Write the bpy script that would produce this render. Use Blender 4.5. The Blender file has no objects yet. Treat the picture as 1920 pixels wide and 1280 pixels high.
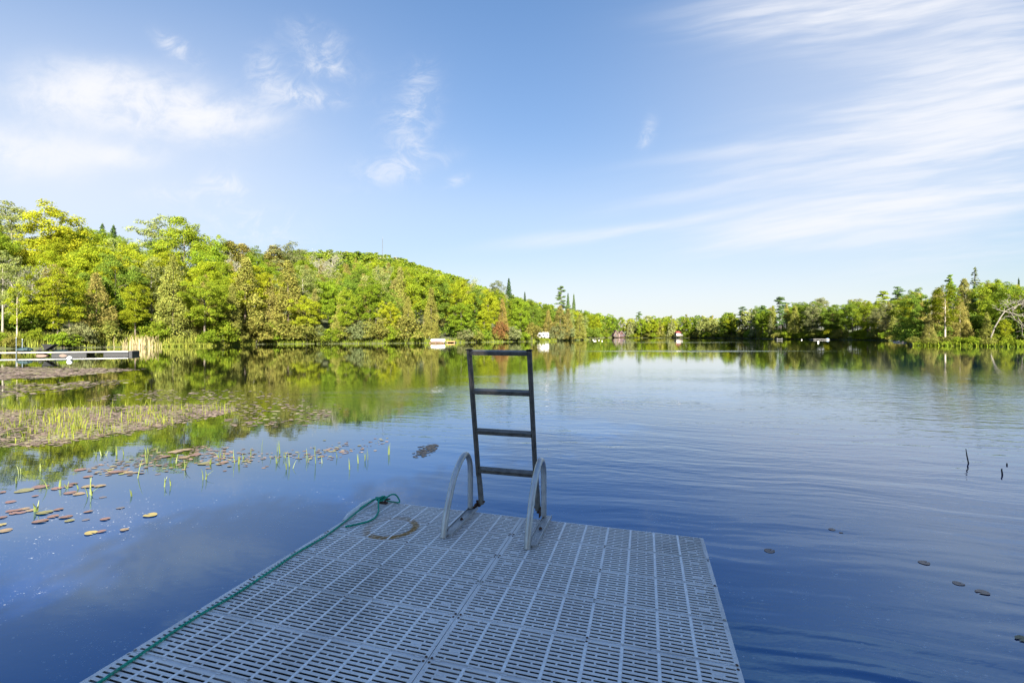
import bpy, math, random
import numpy as np
from mathutils import Vector, Matrix

S = bpy.context.scene
C = S.collection
R = math.radians
PI = math.pi

# ---------------------------------------------------------------- camera
F = 860.0            # focal length in photo pixels (1920 wide)
HZ = 629.0           # horizon row in the photo
CZ = 1.66            # eye height above the water
cam = bpy.data.cameras.new('camera')
cam_o = bpy.data.objects.new('camera', cam)
C.objects.link(cam_o)
cam_o.location = (0, 0, CZ)
cam_o.rotation_euler = (R(90), 0, 0)
cam.sensor_width = 36
cam.lens = 36 * F / 1920
cam.shift_y = -(640 - HZ) / 1920
cam.clip_start = 0.05
cam.clip_end = 6000
S.camera = cam_o

# ---------------------------------------------------------------- colour management
S.view_settings.view_transform = 'Standard'
S.view_settings.look = 'None'
S.view_settings.gamma = 1
S.view_settings.use_curve_mapping = False
S.view_settings.exposure = 2.48
S.cycles.use_denoising = True
S.cycles.max_bounces = 8
S.cycles.diffuse_bounces = 6
S.cycles.glossy_bounces = 3
S.cycles.transmission_bounces = 4
S.cycles.caustics_reflective = False
S.cycles.caustics_refractive = False

SUN_AZ = 171.0       # clockwise from +Y: behind the camera, to the right
SUN_EL = 33.0


# ---------------------------------------------------------------- node helper
class NB:
    def __init__(s, nt):
        s.nt = nt

    def node(s, t, **kw):
        n = s.nt.nodes.new(t)
        for k, v in kw.items():
            setattr(n, k, v)
        return n

    def link(s, a, b):
        s.nt.links.new(a, b)

    def put(s, sock, v):
        if hasattr(v, 'node'):
            s.link(v, sock)
        else:
            sock.default_value = v

    def m(s, op, a, b=0.0, c=None, clamp=False):
        n = s.node('ShaderNodeMath', operation=op)
        n.use_clamp = clamp
        s.put(n.inputs[0], a)
        s.put(n.inputs[1], b)
        if c is not None:
            s.put(n.inputs[2], c)
        return n.outputs[0]

    def add(s, a, b): return s.m('ADD', a, b)
    def sub(s, a, b): return s.m('SUBTRACT', a, b)
    def mul(s, a, b): return s.m('MULTIPLY', a, b)
    def div(s, a, b): return s.m('DIVIDE', a, b)
    def mx(s, a, b): return s.m('MAXIMUM', a, b)

    def smooth(s, x, lo, hi, a=0.0, b=1.0):
        n = s.node('ShaderNodeMapRange', interpolation_type='SMOOTHSTEP')
        s.put(n.inputs[0], x)
        n.inputs[1].default_value = lo
        n.inputs[2].default_value = hi
        n.inputs[3].default_value = a
        n.inputs[4].default_value = b
        return n.outputs[0]

    def xyz(s, x, y, z=0.0):
        n = s.node('ShaderNodeCombineXYZ')
        s.put(n.inputs[0], x)
        s.put(n.inputs[1], y)
        s.put(n.inputs[2], z)
        return n.outputs[0]

    def sep(s, v):
        n = s.node('ShaderNodeSeparateXYZ')
        s.put(n.inputs[0], v)
        return n.outputs

    def noise(s, vec, scale, detail=4.0, rough=0.5, out=0, dist=0.0):
        n = s.node('ShaderNodeTexNoise')
        if vec is not None:
            s.put(n.inputs['Vector'], vec)
        n.inputs['Scale'].default_value = scale
        n.inputs['Detail'].default_value = detail
        n.inputs['Roughness'].default_value = rough
        n.inputs['Distortion'].default_value = dist
        return n.outputs[out]

    def mixc(s, f, a, b, mode='MIX'):
        n = s.node('ShaderNodeMix', data_type='RGBA', blend_type=mode)
        s.put(n.inputs[0], f)
        for sock, v in ((n.inputs[6], a), (n.inputs[7], b)):
            if hasattr(v, 'node'):
                s.link(v, sock)
            else:
                sock.default_value = (v[0], v[1], v[2], 1)
        return n.outputs[2]

    def gauss(s, u, v, px, py, rx, ry, deg, amp):
        """soft elliptical patch in direction space: centre / radii given in photo pixels, turned by deg"""
        cu, cv = (px - 960) / F, (HZ - py) / F
        a = R(deg)
        du, dv = s.sub(u, cu), s.sub(v, cv)
        p = s.add(s.mul(du, math.cos(a) * F / rx), s.mul(dv, math.sin(a) * F / rx))
        q = s.add(s.mul(du, -math.sin(a) * F / ry), s.mul(dv, math.cos(a) * F / ry))
        d = s.add(s.mul(p, p), s.mul(q, q))
        return s.mul(s.m('EXPONENT', s.mul(d, -1.0)), amp)


# ---------------------------------------------------------------- world: sky and thin clouds
def build_world():
    w = bpy.data.worlds.new('World')
    S.world = w
    w.use_nodes = True
    nt = w.node_tree
    nt.nodes.clear()
    b = NB(nt)
    sky = b.node('ShaderNodeTexSky', sky_type='NISHITA')
    sky.sun_disc = False
    sky.sun_elevation = R(SUN_EL)
    sky.sun_rotation = R(SUN_AZ)
    sky.air_density = 1.0
    sky.dust_density = 0.5
    sky.ozone_density = 2.2
    tc = b.node('ShaderNodeTexCoord')
    x, y, z = b.sep(tc.outputs['Generated'])
    yy = b.mx(y, 0.12)
    u, v = b.div(x, yy), b.div(z, yy)
    # warped coordinates
    wn = b.sep(b.noise(b.xyz(u, v), 2.2, 3, 0.5, out=1))
    uu = b.add(u, b.mul(b.sub(wn[0], 0.5), 0.22))
    vv = b.add(v, b.mul(b.sub(wn[1], 0.5), 0.16))
    fluffy = b.noise(b.xyz(b.mul(uu, 1.0), b.mul(vv, 1.9)), 4.5, 9, 0.6)
    fibre = b.noise(b.xyz(b.add(b.mul(uu, 1.0), b.mul(vv, 0.9)), b.sub(b.mul(vv, 1.3), b.mul(uu, 0.7))), 13.0, 9, 0.70, dist=0.8)
    a = R(9)
    u2 = b.add(b.mul(u, 0.75), b.mul(uu, 0.25))
    v2 = b.add(b.mul(v, 0.75), b.mul(vv, 0.25))
    su = b.add(b.mul(u2, math.cos(a)), b.mul(v2, math.sin(a)))
    sv = b.sub(b.mul(v2, math.cos(a)), b.mul(u2, math.sin(a)))
    streak = b.noise(b.xyz(b.mul(su, 1.1), b.mul(sv, 9.0)), 2.0, 8, 0.56)
    streak2 = b.noise(b.xyz(b.mul(su, 2.0), b.mul(sv, 26.0)), 2.0, 6, 0.55)

    def total(lst):
        t = None
        for g in lst:
            e = b.gauss(u, v, *g)
            t = e if t is None else b.add(t, e)
        return t
    body = total([(255, 195, 150, 46, -10, 1.9), (390, 215, 100, 28, -4, 1.2), (130, 185, 90, 30, 0, 0.6), (210, 150, 90, 22, -14, 0.4),
                  (40, 285, 120, 40, -4, 0.9), (210, 292, 75, 20, -6, 0.65)])
    wisps = total([(330, 90, 42, 16, -32, 0.55), (505, 150, 32, 42, 25, 0.75), (570, 180, 60, 18, -4, 0.7), (595, 80, 50, 26, -20, 0.6),
                   (620, 130, 48, 18, -12, 0.7), (788, 175, 30, 44, -12, 0.6), (765, 240, 40, 60, 15, 0.45), (735, 315, 70, 26, 14, 0.42), (800, 312, 46, 13, 18, 0.5), (858, 338, 22, 9, 25, 0.45),
                   (420, 352, 40, 26, 0, 0.7), (330, 362, 60, 18, 0, 0.4), (480, 420, 100, 30, -10, 0.4), (1213, 250, 12, 26, -20, 0.4)])
    veil = total([(1540, 22, 190, 42, 3, 0.85), (1690, 5, 190, 50, 14, 0.6), (1900, 130, 250, 130, 18, 0.95), (1760, 230, 260, 60, 10, 0.5),
                  (1780, 378, 330, 40, 8, 1.15), (1500, 425, 190, 30, 9, 0.5), (1920, 300, 260, 60, 6, 0.7), (1550, 300, 260, 60, 12, 0.28),
                  (1850, 470, 220, 36, 5, 0.4)])
    lines = total([(1250, 418, 140, 9, 10.5, 0.9), (1060, 445, 120, 12, 7, 0.7), (1420, 275, 170, 10, 8, 0.5), (1640, 452, 170, 8, 7, 0.5), (1350, 350, 200, 12, 12, 0.35)])
    haze = total([(60, 380, 520, 170, 0, 0.62), (250, 220, 480, 240, 0, 0.24), (1640, 200, 420, 280, 12, 0.34), (900, 430, 560, 110, 0, 0.2), (960, 585, 1100, 75, 0, 0.8), (1500, 480, 500, 120, 0, 0.2), (-150, 150, 320, 260, 0, 0.2)])
    fl = b.smooth(fluffy, 0.36, 0.64)
    fb = b.smooth(fibre, 0.38, 0.72)
    st = b.smooth(streak, 0.33, 0.62)
    st2 = b.smooth(streak2, 0.36, 0.64)
    c = b.mul(body, b.add(0.20, b.mul(b.add(fl, b.mul(fb, 0.45)), 1.15)))
    c = b.add(c, b.mul(wisps, b.add(0.10, b.mul(b.mul(fb, b.add(0.5, fl)), 1.1))))
    c = b.add(c, b.mul(veil, b.add(0.26, b.add(b.mul(st, 0.55), b.mul(b.mul(st2, b.add(st, 0.3)), 0.5)))))
    c = b.add(c, b.mul(lines, b.add(0.15, b.mul(st, 0.6))))
    c = b.add(c, haze)
    c = b.m('MULTIPLY', b.sub(1.0, b.m('EXPONENT', b.mul(c, -1.25))), 1.0, clamp=True)
    hsv = b.node('ShaderNodeHueSaturation')
    hsv.inputs['Saturation'].default_value = 1.12
    lum = b.node('ShaderNodeRGBToBW')
    b.link(sky.outputs[0], lum.inputs[0])
    sc = b.node('ShaderNodeVectorMath', operation='SCALE')
    b.link(sky.outputs[0], sc.inputs[0])
    b.link(b.div(1.0, b.add(1.0, b.mul(lum.outputs[0], 0.23))), sc.inputs['Scale'])
    b.link(sc.outputs[0], hsv.inputs['Color'])
    bg = b.node('ShaderNodeBackground')
    bg.inputs[1].default_value = SKY
    b.link(hsv.outputs[0], bg.inputs[0])
    cl = b.node('ShaderNodeBackground')
    cl.inputs[0].default_value = (0.945, 0.955, 1.0, 1)
    cl.inputs[1].default_value = CLOUD
    mix = b.node('ShaderNodeMixShader')
    b.link(c, mix.inputs[0])
    b.link(bg.outputs[0], mix.inputs[1])
    b.link(cl.outputs[0], mix.inputs[2])
    out = b.node('ShaderNodeOutputWorld')
    b.link(mix.outputs[0], out.inputs[0])


SKY, CLOUD = 0.056, 0.184
build_world()
sun = bpy.data.lights.new('sun', 'SUN')
sun.energy = 4.3
sun.angle = R(0.53)
sun.color = (1.0, 0.93, 0.80)
sun_o = bpy.data.objects.new('sun', sun)
C.objects.link(sun_o)
SDIR = Vector((math.sin(R(SUN_AZ)) * math.cos(R(SUN_EL)), math.cos(R(SUN_AZ)) * math.cos(R(SUN_EL)), math.sin(R(SUN_EL))))
sun_o.rotation_euler = SDIR.to_track_quat('Z', 'Y').to_euler()
sun_o.location = (20, -30, 40)


# ---------------------------------------------------------------- object helpers
def mesh_obj(name, verts, faces, mats, parent=None, smooth=False, mat_idx=None):
    me = bpy.data.meshes.new(name)
    me.from_pydata([tuple(map(float, p)) for p in verts], [], faces)
    for mt in (mats if isinstance(mats, (list, tuple)) else [mats]):
        me.materials.append(mt)
    if mat_idx is not None:
        me.polygons.foreach_set('material_index', mat_idx)
    if smooth:
        me.polygons.foreach_set('use_smooth', [True] * len(me.polygons))
    me.update()
    o = bpy.data.objects.new(name, me)
    C.objects.link(o)
    if parent:
        o.parent = parent
    return o


def quad_mesh(name, V, mat):
    """V: (n,4,3) array of quads -> mesh datablock, built fast"""
    n = len(V)
    me = bpy.data.meshes.new(name)
    me.vertices.add(n * 4)
    me.vertices.foreach_set('co', np.ascontiguousarray(V, dtype=np.float32).ravel())
    me.loops.add(n * 4)
    me.loops.foreach_set('vertex_index', np.arange(n * 4, dtype=np.int32))
    me.polygons.add(n)
    me.polygons.foreach_set('loop_start', np.arange(0, n * 4, 4, dtype=np.int32))
    me.materials.append(mat)
    me.update(calc_edges=True)
    return me


def link(name, me, parent=None, loc=None):
    o = bpy.data.objects.new(name, me)
    C.objects.link(o)
    if parent:
        o.parent = parent
    if loc is not None:
        o.location = loc
    return o


def thing(name, label, cat, loc=(0, 0, 0), rz=0.0, group=None):
    o = bpy.data.objects.new(name, None)
    o.empty_display_size = 0.3
    C.objects.link(o)
    o.location = loc
    o.rotation_euler = (0, 0, rz)
    return tag(o, label, cat, group)


def tag(o, label=None, cat=None, group=None, kind=None):
    if label: o['label'] = label
    if cat: o['category'] = cat
    if group: o['group'] = group
    if kind: o['kind'] = kind
    return o


class MB:
    """collects simple solids into one mesh"""
    def __init__(s):
        s.v, s.f = [], []

    def poly(s, pts, faces):
        k = len(s.v)
        s.v += [tuple(p) for p in pts]
        s.f += [tuple(i + k for i in f) for f in faces]
        return s

    def box(s, x0, x1, y0, y1, z0, z1, M=None):
        p = [Vector(q) for q in ((x0, y0, z0), (x1, y0, z0), (x1, y1, z0), (x0, y1, z0), (x0, y0, z1), (x1, y0, z1), (x1, y1, z1), (x0, y1, z1))]
        if M: p = [M @ q for q in p]
        return s.poly(p, [(0, 3, 2, 1), (4, 5, 6, 7), (0, 1, 5, 4), (1, 2, 6, 5), (2, 3, 7, 6), (3, 0, 4, 7)])

    def bbox(s, x0, x1, y0, y1, z0, z1, b=0.01):
        """box with chamfered vertical and top edges"""
        def ring(i, z):
            return [(x0 + i, y0 + b, z), (x0 + b, y0 + i, z), (x1 - b, y0 + i, z), (x1 - i, y0 + b, z),
                    (x1 - i, y1 - b, z), (x1 - b, y1 - i, z), (x0 + b, y1 - i, z), (x0 + i, y1 - b, z)]
        rings = [ring(0, z0), ring(0, z1 - b), ring(b * 0.99, z1)]
        # top ring pulled in
        rings[2] = [(min(max(p[0], x0 + b), x1 - b), min(max(p[1], y0 + b), y1 - b), z1) for p in rings[1]]
        pts = rings[0] + rings[1] + rings[2]
        fs = [tuple(range(7, -1, -1)), tuple(range(16, 24))]
        for r in (0, 8):
            for i in range(8):
                j = (i + 1) % 8
                fs.append((r + i, r + j, r + 8 + j, r + 8 + i))
        return s.poly(pts, fs)

    def tube(s, path, rad, n=8, caps=True, sx=1.0, up=None):
        path = [Vector(p) for p in path]
        if not hasattr(rad, '__len__'): rad = [rad] * len(path)
        k0 = len(s.v)
        ref = None
        for i, p in enumerate(path):
            t = (path[min(i + 1, len(path) - 1)] - path[max(i - 1, 0)])
            t = t.normalized() if t.length > 1e-9 else Vector((0, 0, 1))
            if ref is None:
                ref = Vector(up) if up else (Vector((1, 0, 0)) if abs(t.x) < 0.9 else Vector((0, 1, 0)))
            a = ref - t * ref.dot(t)
            a = a.normalized() if a.length > 1e-6 else t.orthogonal().normalized()
            ref = a
            c = t.cross(a)
            for j in range(n):
                th = 2 * PI * j / n
                s.v.append(tuple(p + a * (rad[i] * math.cos(th) * sx) + c * (rad[i] * math.sin(th))))
        for i in range(len(path) - 1):
            for j in range(n):
                j2 = (j + 1) % n
                s.f.append((k0 + i * n + j, k0 + i * n + j2, k0 + (i + 1) * n + j2, k0 + (i + 1) * n + j))
        if caps:
            s.f.append(tuple(k0 + j for j in range(n - 1, -1, -1)))
            e = k0 + (len(path) - 1) * n
            s.f.append(tuple(e + j for j in range(n)))
        return s

    def ball(s, c, rx, ry=None, rz=None, nu=10, nv=7, rng=None, bump=0.0):
        ry = ry or rx
        rz = rz or rx
        k0 = len(s.v)
        for i in range(nv + 1):
            ph = PI * i / nv
            for j in range(nu):
                th = 2 * PI * j / nu
                q = 1 + (rng.uniform(-bump, bump) if rng else 0)
                s.v.append((c[0] + rx * q * math.sin(ph) * math.cos(th), c[1] + ry * q * math.sin(ph) * math.sin(th), c[2] + rz * q * math.cos(ph)))
        for i in range(nv):
            for j in range(nu):
                j2 = (j + 1) % nu
                s.f.append((k0 + i * nu + j, k0 + (i + 1) * nu + j, k0 + (i + 1) * nu + j2, k0 + i * nu + j2))
        return s

    def build(s, name, mat, parent=None, smooth=False):
        o = mesh_obj(name, s.v, s.f, mat, parent)
        if smooth:
            me = o.data
            me.polygons.foreach_set('use_smooth', [True] * len(me.polygons))
            try:
                me.set_sharp_from_angle(angle=R(40))
            except Exception:
                pass
        return o


def at_z(px, py, z=0.0):
    """photo pixel of a point at height z -> where it stands"""
    Y = F * (CZ - z) / (py - HZ)
    return Vector(((px - 960) / F * Y, Y, z))


def at_y(px, py, Y):
    return Vector(((px - 960) / F * Y, Y, CZ - (py - HZ) / F * Y))


# ---------------------------------------------------------------- materials
def material(name):
    m = bpy.data.materials.new(name)
    m.use_nodes = True
    nt = m.node_tree
    b = NB(nt)
    p = nt.nodes['Principled BSDF']
    return m, b, p


def plain(name, col, rough=0.6, metal=0.0, var=0.25, scale=8.0, bump=0.0):
    m, b, p = material(name)
    tc = b.node('ShaderNodeTexCoord')
    n = b.noise(tc.outputs['Object'], scale, 5, 0.6)
    k = b.smooth(n, 0.3, 0.7, 1 - var, 1 + var)
    c = b.node('ShaderNodeVectorMath', operation='SCALE')
    c.inputs[0].default_value = col
    b.link(k, c.inputs['Scale'])
    b.link(c.outputs[0], p.inputs['Base Color'])
    p.inputs['Roughness'].default_value = rough
    p.inputs['Metallic'].default_value = metal
    if bump:
        bn = b.node('ShaderNodeBump')
        bn.inputs['Strength'].default_value = bump
        bn.inputs['Distance'].default_value = 0.02
        b.link(n, bn.inputs['Height'])
        b.link(bn.outputs[0], p.inputs['Normal'])
    return m


def leaf_material(name, trans=0.35, var=0.35, rough_hue=0.06, use_noise=0.0):
    """leaf colour = object colour, varied leaf by leaf and spray by spray"""
    m = bpy.data.materials.new(name)
    m.use_nodes = True
    nt = m.node_tree
    nt.nodes.clear()
    b = NB(nt)
    oi = b.node('ShaderNodeObjectInfo')
    ge = b.node('ShaderNodeNewGeometry')
    tc = b.node('ShaderNodeTexCoord')
    n = b.noise(tc.outputs['Object'], 0.55, 3, 0.6)
    rnd = ge.outputs['Random Per Island']
    val = b.add(b.mul(rnd, var), b.smooth(n, 0.3, 0.7, 1 - var, 1.0 + var * 0.3))
    hs = b.node('ShaderNodeHueSaturation')
    b.link(oi.outputs['Color'], hs.inputs['Color'])
    b.link(b.add(0.5 - rough_hue / 2, b.mul(b.sub(1.0, rnd), rough_hue)), hs.inputs['Hue'])
    b.link(val, hs.inputs['Value'])
    d = b.node('ShaderNodeBsdfDiffuse')
    t = b.node('ShaderNodeBsdfTranslucent')
    b.link(hs.outputs[0], d.inputs[0])
    tcx = b.mixc(0.4, hs.outputs[0], (0.5, 0.55, 0.02), 'MULTIPLY')
    b.link(hs.outputs[0], t.inputs[0])
    mix = b.node('ShaderNodeMixShader')
    mix.inputs[0].default_value = trans
    b.link(d.outputs[0], mix.inputs[1])
    b.link(t.outputs[0], mix.inputs[2])
    o = b.node('ShaderNodeOutputMaterial')
    b.link(mix.outputs[0], o.inputs[0])
    return m


M_LEAF = leaf_material('broad leaves', 0.50, 0.36, 0.05)
M_NEEDLE = leaf_material('needles', 0.32, 0.40, 0.05)
M_GRASS = leaf_material('grass', 0.35, 0.5, 0.05)


def bark_material(name):
    m, b, p = material(name)
    oi = b.node('ShaderNodeObjectInfo')
    tc = b.node('ShaderNodeTexCoord')
    mp = b.node('ShaderNodeMapping')
    mp.inputs['Scale'].default_value = (6, 6, 1.5)
    b.link(tc.outputs['Object'], mp.inputs[0])
    n = b.noise(mp.outputs[0], 3.0, 6, 0.65)
    k = b.smooth(n, 0.3, 0.7, 0.45, 1.25)
    c = b.node('ShaderNodeVectorMath', operation='SCALE')
    b.link(oi.outputs['Color'], c.inputs[0])
    b.link(k, c.inputs['Scale'])
    b.link(c.outputs[0], p.inputs['Base Color'])
    p.inputs['Roughness'].default_value = 0.85
    return m


M_BARK = bark_material('bark')


def ground_material():
    m, b, p = material('forest floor')
    ge = b.node('ShaderNodeNewGeometry')
    n1 = b.noise(ge.outputs['Position'], 0.35, 6, 0.6)
    n2 = b.noise(ge.outputs['Position'], 3.0, 5, 0.65)
    c = b.mixc(b.smooth(n1, 0.35, 0.65), (0.035, 0.045, 0.012), (0.06, 0.075, 0.018))
    c = b.mixc(b.smooth(n2, 0.45, 0.75), c, (0.06, 0.045, 0.025))
    b.link(c, p.inputs['Base Color'])
    p.inputs['Roughness'].default_value = 0.95
    bn = b.node('ShaderNodeBump')
    bn.inputs['Distance'].default_value = 0.1
    b.link(n2, bn.inputs['Height'])
    b.link(bn.outputs[0], p.inputs['Normal'])
    return m


def water_material():
    m, b, p = material('lake water')
    ge = b.node('ShaderNodeNewGeometry')
    pos = ge.outputs['Position']
    x, y, z = b.sep(pos)

    def patch(cx, cy, rx, ry, deg, amp):
        a = R(deg)
        dx, dy = b.sub(x, cx), b.sub(y, cy)
        pp = b.add(b.mul(dx, math.cos(a) / rx), b.mul(dy, math.sin(a) / rx))
        qq = b.add(b.mul(dx, -math.sin(a) / ry), b.mul(dy, math.cos(a) / ry))
        d = b.add(b.mul(pp, pp), b.mul(qq, qq))
        return b.mul(b.m('EXPONENT', b.mul(d, -1.0)), amp)
    # ripples, crests running roughly across the view
    wob = b.noise(pos, 0.35, 2, 0.5)
    yw = b.add(y, b.mul(wob, 0.9))
    a = R(-14)
    sx = b.add(b.mul(x, math.cos(a)), b.mul(yw, math.sin(a)))
    sy = b.sub(b.mul(yw, math.cos(a)), b.mul(x, math.sin(a)))
    swell = b.noise(b.xyz(b.mul(sx, 0.22), b.mul(sy, 1.25)), 1.5, 3, 0.5)
    rip = b.noise(b.xyz(b.mul(sx, 0.42), b.mul(sy, 1.7)), 3.4, 2, 0.5)
    rip2 = b.noise(b.xyz(b.mul(x, 1.1), b.add(b.mul(y, 2.4), b.mul(x, -0.3))), 4.0, 3, 0.55)
    rip = b.add(b.mul(rip, 0.65), b.mul(rip2, 0.35))
    fine = b.noise(b.xyz(b.mul(x, 0.7), b.mul(y, 1.5)), 13.0, 2, 0.5)
    # where the breeze reaches: from the middle towards the right, leaving the weedy left side calm
    breeze = b.smooth(b.add(x, b.mul(b.sub(y, 8.0), 0.22)), -3.5, 1.5)
    near_calm = b.smooth(y, 3.2, 7.5, 0.12, 1.0)
    far_calm = b.smooth(y, 12.0, 26.0, 1.0, 0.03)
    mid = b.mul(b.mul(breeze, near_calm), far_calm)
    patchy = b.smooth(b.noise(b.xyz(b.mul(x, 0.25), b.mul(y, 0.5)), 0.5, 3, 0.6), 0.3, 0.7, 0.35, 1.15)
    mid = b.mul(mid, patchy)
    gust = patch(20.5, 49.0, 13.0, 1.9, 0, 1.0)
    gust = b.add(gust, patch(38.0, 112.0, 30.0, 7.0, 0, 1.0))
    gust = b.add(gust, patch(34.0, 180.0, 50.0, 12.0, 0, 0.6))
    gust = b.add(gust, patch(-3.0, 13.5, 5.5, 2.0, 10, 0.35))
    gust = b.mul(gust, b.smooth(b.noise(b.xyz(b.mul(x, 0.12), b.mul(y, 0.9)), 1.0, 3, 0.6), 0.3, 0.55))
    h = b.mul(b.mul(swell, 0.021), b.mul(b.smooth(b.add(x, b.mul(y, 0.1)), -2.5, 2.5, 0.06, 1.0), b.smooth(y, 5.5, 12.0, 1.0, 0.05)))
    h = b.add(h, b.mul(rip, b.add(b.mul(mid, 0.0165), 0.0008)))
    h = b.add(h, b.mul(fine, b.add(b.mul(mid, 0.0007), b.mul(gust, 0.010))))
    bn = b.node('ShaderNodeBump')
    bn.inputs['Strength'].default_value = 1.0
    bn.inputs['Distance'].default_value = 1.0
    b.link(h, bn.inputs['Height'])
    # pollen and dust drifting in patches on the still water round the dock
    vo = b.node('ShaderNodeTexVoronoi', feature='F1')
    vo.inputs['Scale'].default_value = 26.0
    b.link(b.xyz(b.add(b.mul(x, 0.75), b.mul(y, 0.2)), b.mul(y, 1.1)), vo.inputs['Vector'])
    vo2 = b.node('ShaderNodeTexVoronoi', feature='F1')
    vo2.inputs['Scale'].default_value = 70.0
    b.link(pos, vo2.inputs['Vector'])
    speck = b.mx(b.smooth(vo.outputs['Distance'], 0.09, 0.20, 1.0, 0.0), b.mul(b.smooth(vo2.outputs['Distance'], 0.10, 0.22, 1.0, 0.0), 0.7))
    cells = b.sep(vo.outputs['Color'])
    drift = b.smooth(b.noise(pos, 2.6, 5, 0.7), 0.42, 0.60)
    near = b.smooth(y, 3.6, 6.0, 1.0, 0.0)
    speck = b.mul(b.mul(speck, b.mul(drift, near)), b.smooth(cells[0], 0.25, 0.8, 0.0, 0.9))
    body_noise = b.noise(pos, 0.5, 4, 0.6)
    deep = b.mixc(b.smooth(body_noise, 0.35, 0.7), WATER_A, WATER_B)
    deep = b.mixc(b.smooth(b.add(b.sub(y, b.mul(x, 0.55)), b.mul(body_noise, 2.0)), 4.2, 8.5), deep, (0.0005, 0.016, 0.056))  # sky-reflection blue put into the body colour, strongest in the dock's shade
    deep = b.mixc(b.smooth(b.sub(y, b.mul(x, 0.8)), 8.0, 17.0), deep, (0.012, 0.015, 0.006))  # olive farther out, painted to suit the shore trees' reflection
    deep = b.mixc(b.mul(b.smooth(b.mul(x, -1.0), 1.5, 4.0), b.smooth(y, 4.5, 6.5)), deep, (0.010, 0.013, 0.006))  # dark olive painted in where the left trees reflect
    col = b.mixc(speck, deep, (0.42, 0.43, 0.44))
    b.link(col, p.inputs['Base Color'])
    b.link(b.mx(b.mul(speck, 0.5), 0.015), p.inputs['Roughness'])
    p.inputs['IOR'].default_value = 3.2
    p.inputs['Specular Tint'].default_value = (0.045, 0.33, 0.72, 1)
    b.link(bn.outputs[0], p.inputs['Normal'])
    p.inputs['Coat Weight'].default_value = 0.9
    p.inputs['Coat IOR'].default_value = 1.27
    p.inputs['Coat Roughness'].default_value = 0.015
    b.link(bn.outputs[0], p.inputs['Coat Normal'])
    return m


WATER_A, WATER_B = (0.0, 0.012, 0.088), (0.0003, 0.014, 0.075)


# ---------------------------------------------------------------- terrain
def tab(xs, *cols):
    return [np.array(xs, float)] + [np.array(c, float) for c in cols]


SH = tab([-400, 0, 100, 250, 300, 400, 490, 560, 700, 800, 850, 900, 1000, 1060, 1100, 1113, 1125, 1150, 1300, 1400, 1450, 1550, 1650, 1692, 1712, 1800, 1900, 2300],
         [46, 57, 60, 67, 69, 74, 88, 92, 95, 102, 106, 114, 128, 152, 178, 200, 330, 357, 318, 262, 214, 190, 160, 135, 76, 73, 68, 55])
CR = tab([-400, 0, 150, 250, 340, 420, 500, 560, 640, 720, 780, 840, 900, 960, 1020, 1080, 1120, 1180, 1240, 1300, 1360, 1420, 1480, 1550, 1620, 1690, 1730, 1780, 1840, 1920, 2300],
         [110, 140, 150, 160, 170, 185, 250, 330, 350, 350, 350, 345, 335, 320, 300, 290, 450, 470, 470, 430, 390, 320, 290, 275, 250, 230, 140, 112, 110, 105, 90],
         [330, 388, 412, 436, 448, 458, 466, 464, 466, 473, 488, 508, 530, 550, 566, 575, 579, 587, 587, 584, 580, 568, 562, 562, 561, 551, 538, 526, 522, 528, 520],
         [15, 15, 15, 15, 15, 15, 15, 13, 12, 12, 12, 12, 13, 14, 15, 16, 18, 18, 18, 18, 18, 18, 18, 17, 17, 16, 15, 14, 14, 14, 14])


def shore_y(px): return np.interp(px, SH[0], SH[1])
def skyline(px): return np.interp(px, CR[0], CR[2])


def ground_z(X, Y):
    """height of the land (or lake bed) at a world point in front of the camera"""
    px = 960 + F * X / np.maximum(Y, 1e-3)
    ys = np.interp(px, SH[0], SH[1])
    yc = np.interp(px, CR[0], CR[1])
    top = np.interp(px, CR[0], CR[2])
    ht = np.interp(px, CR[0], CR[3])
    zc = np.maximum(CZ + (HZ - top) * yc / F - ht, 3.2)
    t = (Y - ys) / (yc - ys)
    up = 0.35 + (zc - 0.35) * (np.clip(t, 0, 1) ** 1.05)
    up = np.where(t > 1, zc, up)
    up = np.maximum(up, 0.3)
    edge = np.clip((Y - ys) / 1.2, 0, 1)
    return np.where(t < 0, np.maximum(-0.12 - (ys - Y) * 0.08, -2.2), up * edge - 0.12 * (1 - edge))


def build_terrain():
    NA, rs = 420, None
    phis = np.concatenate([np.linspace(-60, 60, 400), np.linspace(64, 296, 70)])
    rr = np.concatenate([np.linspace(0, 16, 14), np.linspace(18, 40, 10), np.linspace(42, 130, 70), np.linspace(133, 240, 60), np.linspace(246, 520, 70), np.array([600, 800, 1200, 2000])])
    V, Fc = [], []
    n = len(rr)
    for ph in phis:
        a = R(ph)
        sx, cy = math.sin(a), math.cos(a)
        if abs(((ph + 180) % 360) - 180) <= 60.001:
            z = ground_z(rr * sx, np.maximum(rr * cy, 1e-3))
            z = np.where(rr < 1, -2.0, z)
        else:
            p2 = abs(((ph + 180) % 360) - 180)
            sh = np.interp(p2, [60, 75, 95, 115, 140, 180], [60, 34, 20, 11, 7.0, 6.2])
            z = np.where(rr < sh, np.maximum(-0.12 - (sh - rr) * 0.15, -2.2), np.minimum((rr - sh) * 0.35, 0.5) + (rr - sh) * 0.02)
        for r_, z_ in zip(rr, z):
            V.append((r_ * sx, r_ * cy, z_))
    m = len(phis)
    for i in range(m):
        j = (i + 1) % m
        for k in range(n - 1):
            Fc.append((i * n + k, j * n + k, j * n + k + 1, i * n + k + 1))
    o = mesh_obj('terrain', V, Fc, ground_material(), smooth=True)
    tag(o, 'wooded ground rising from the lake shore to the hill', None, None, 'structure')
    return o


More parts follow.
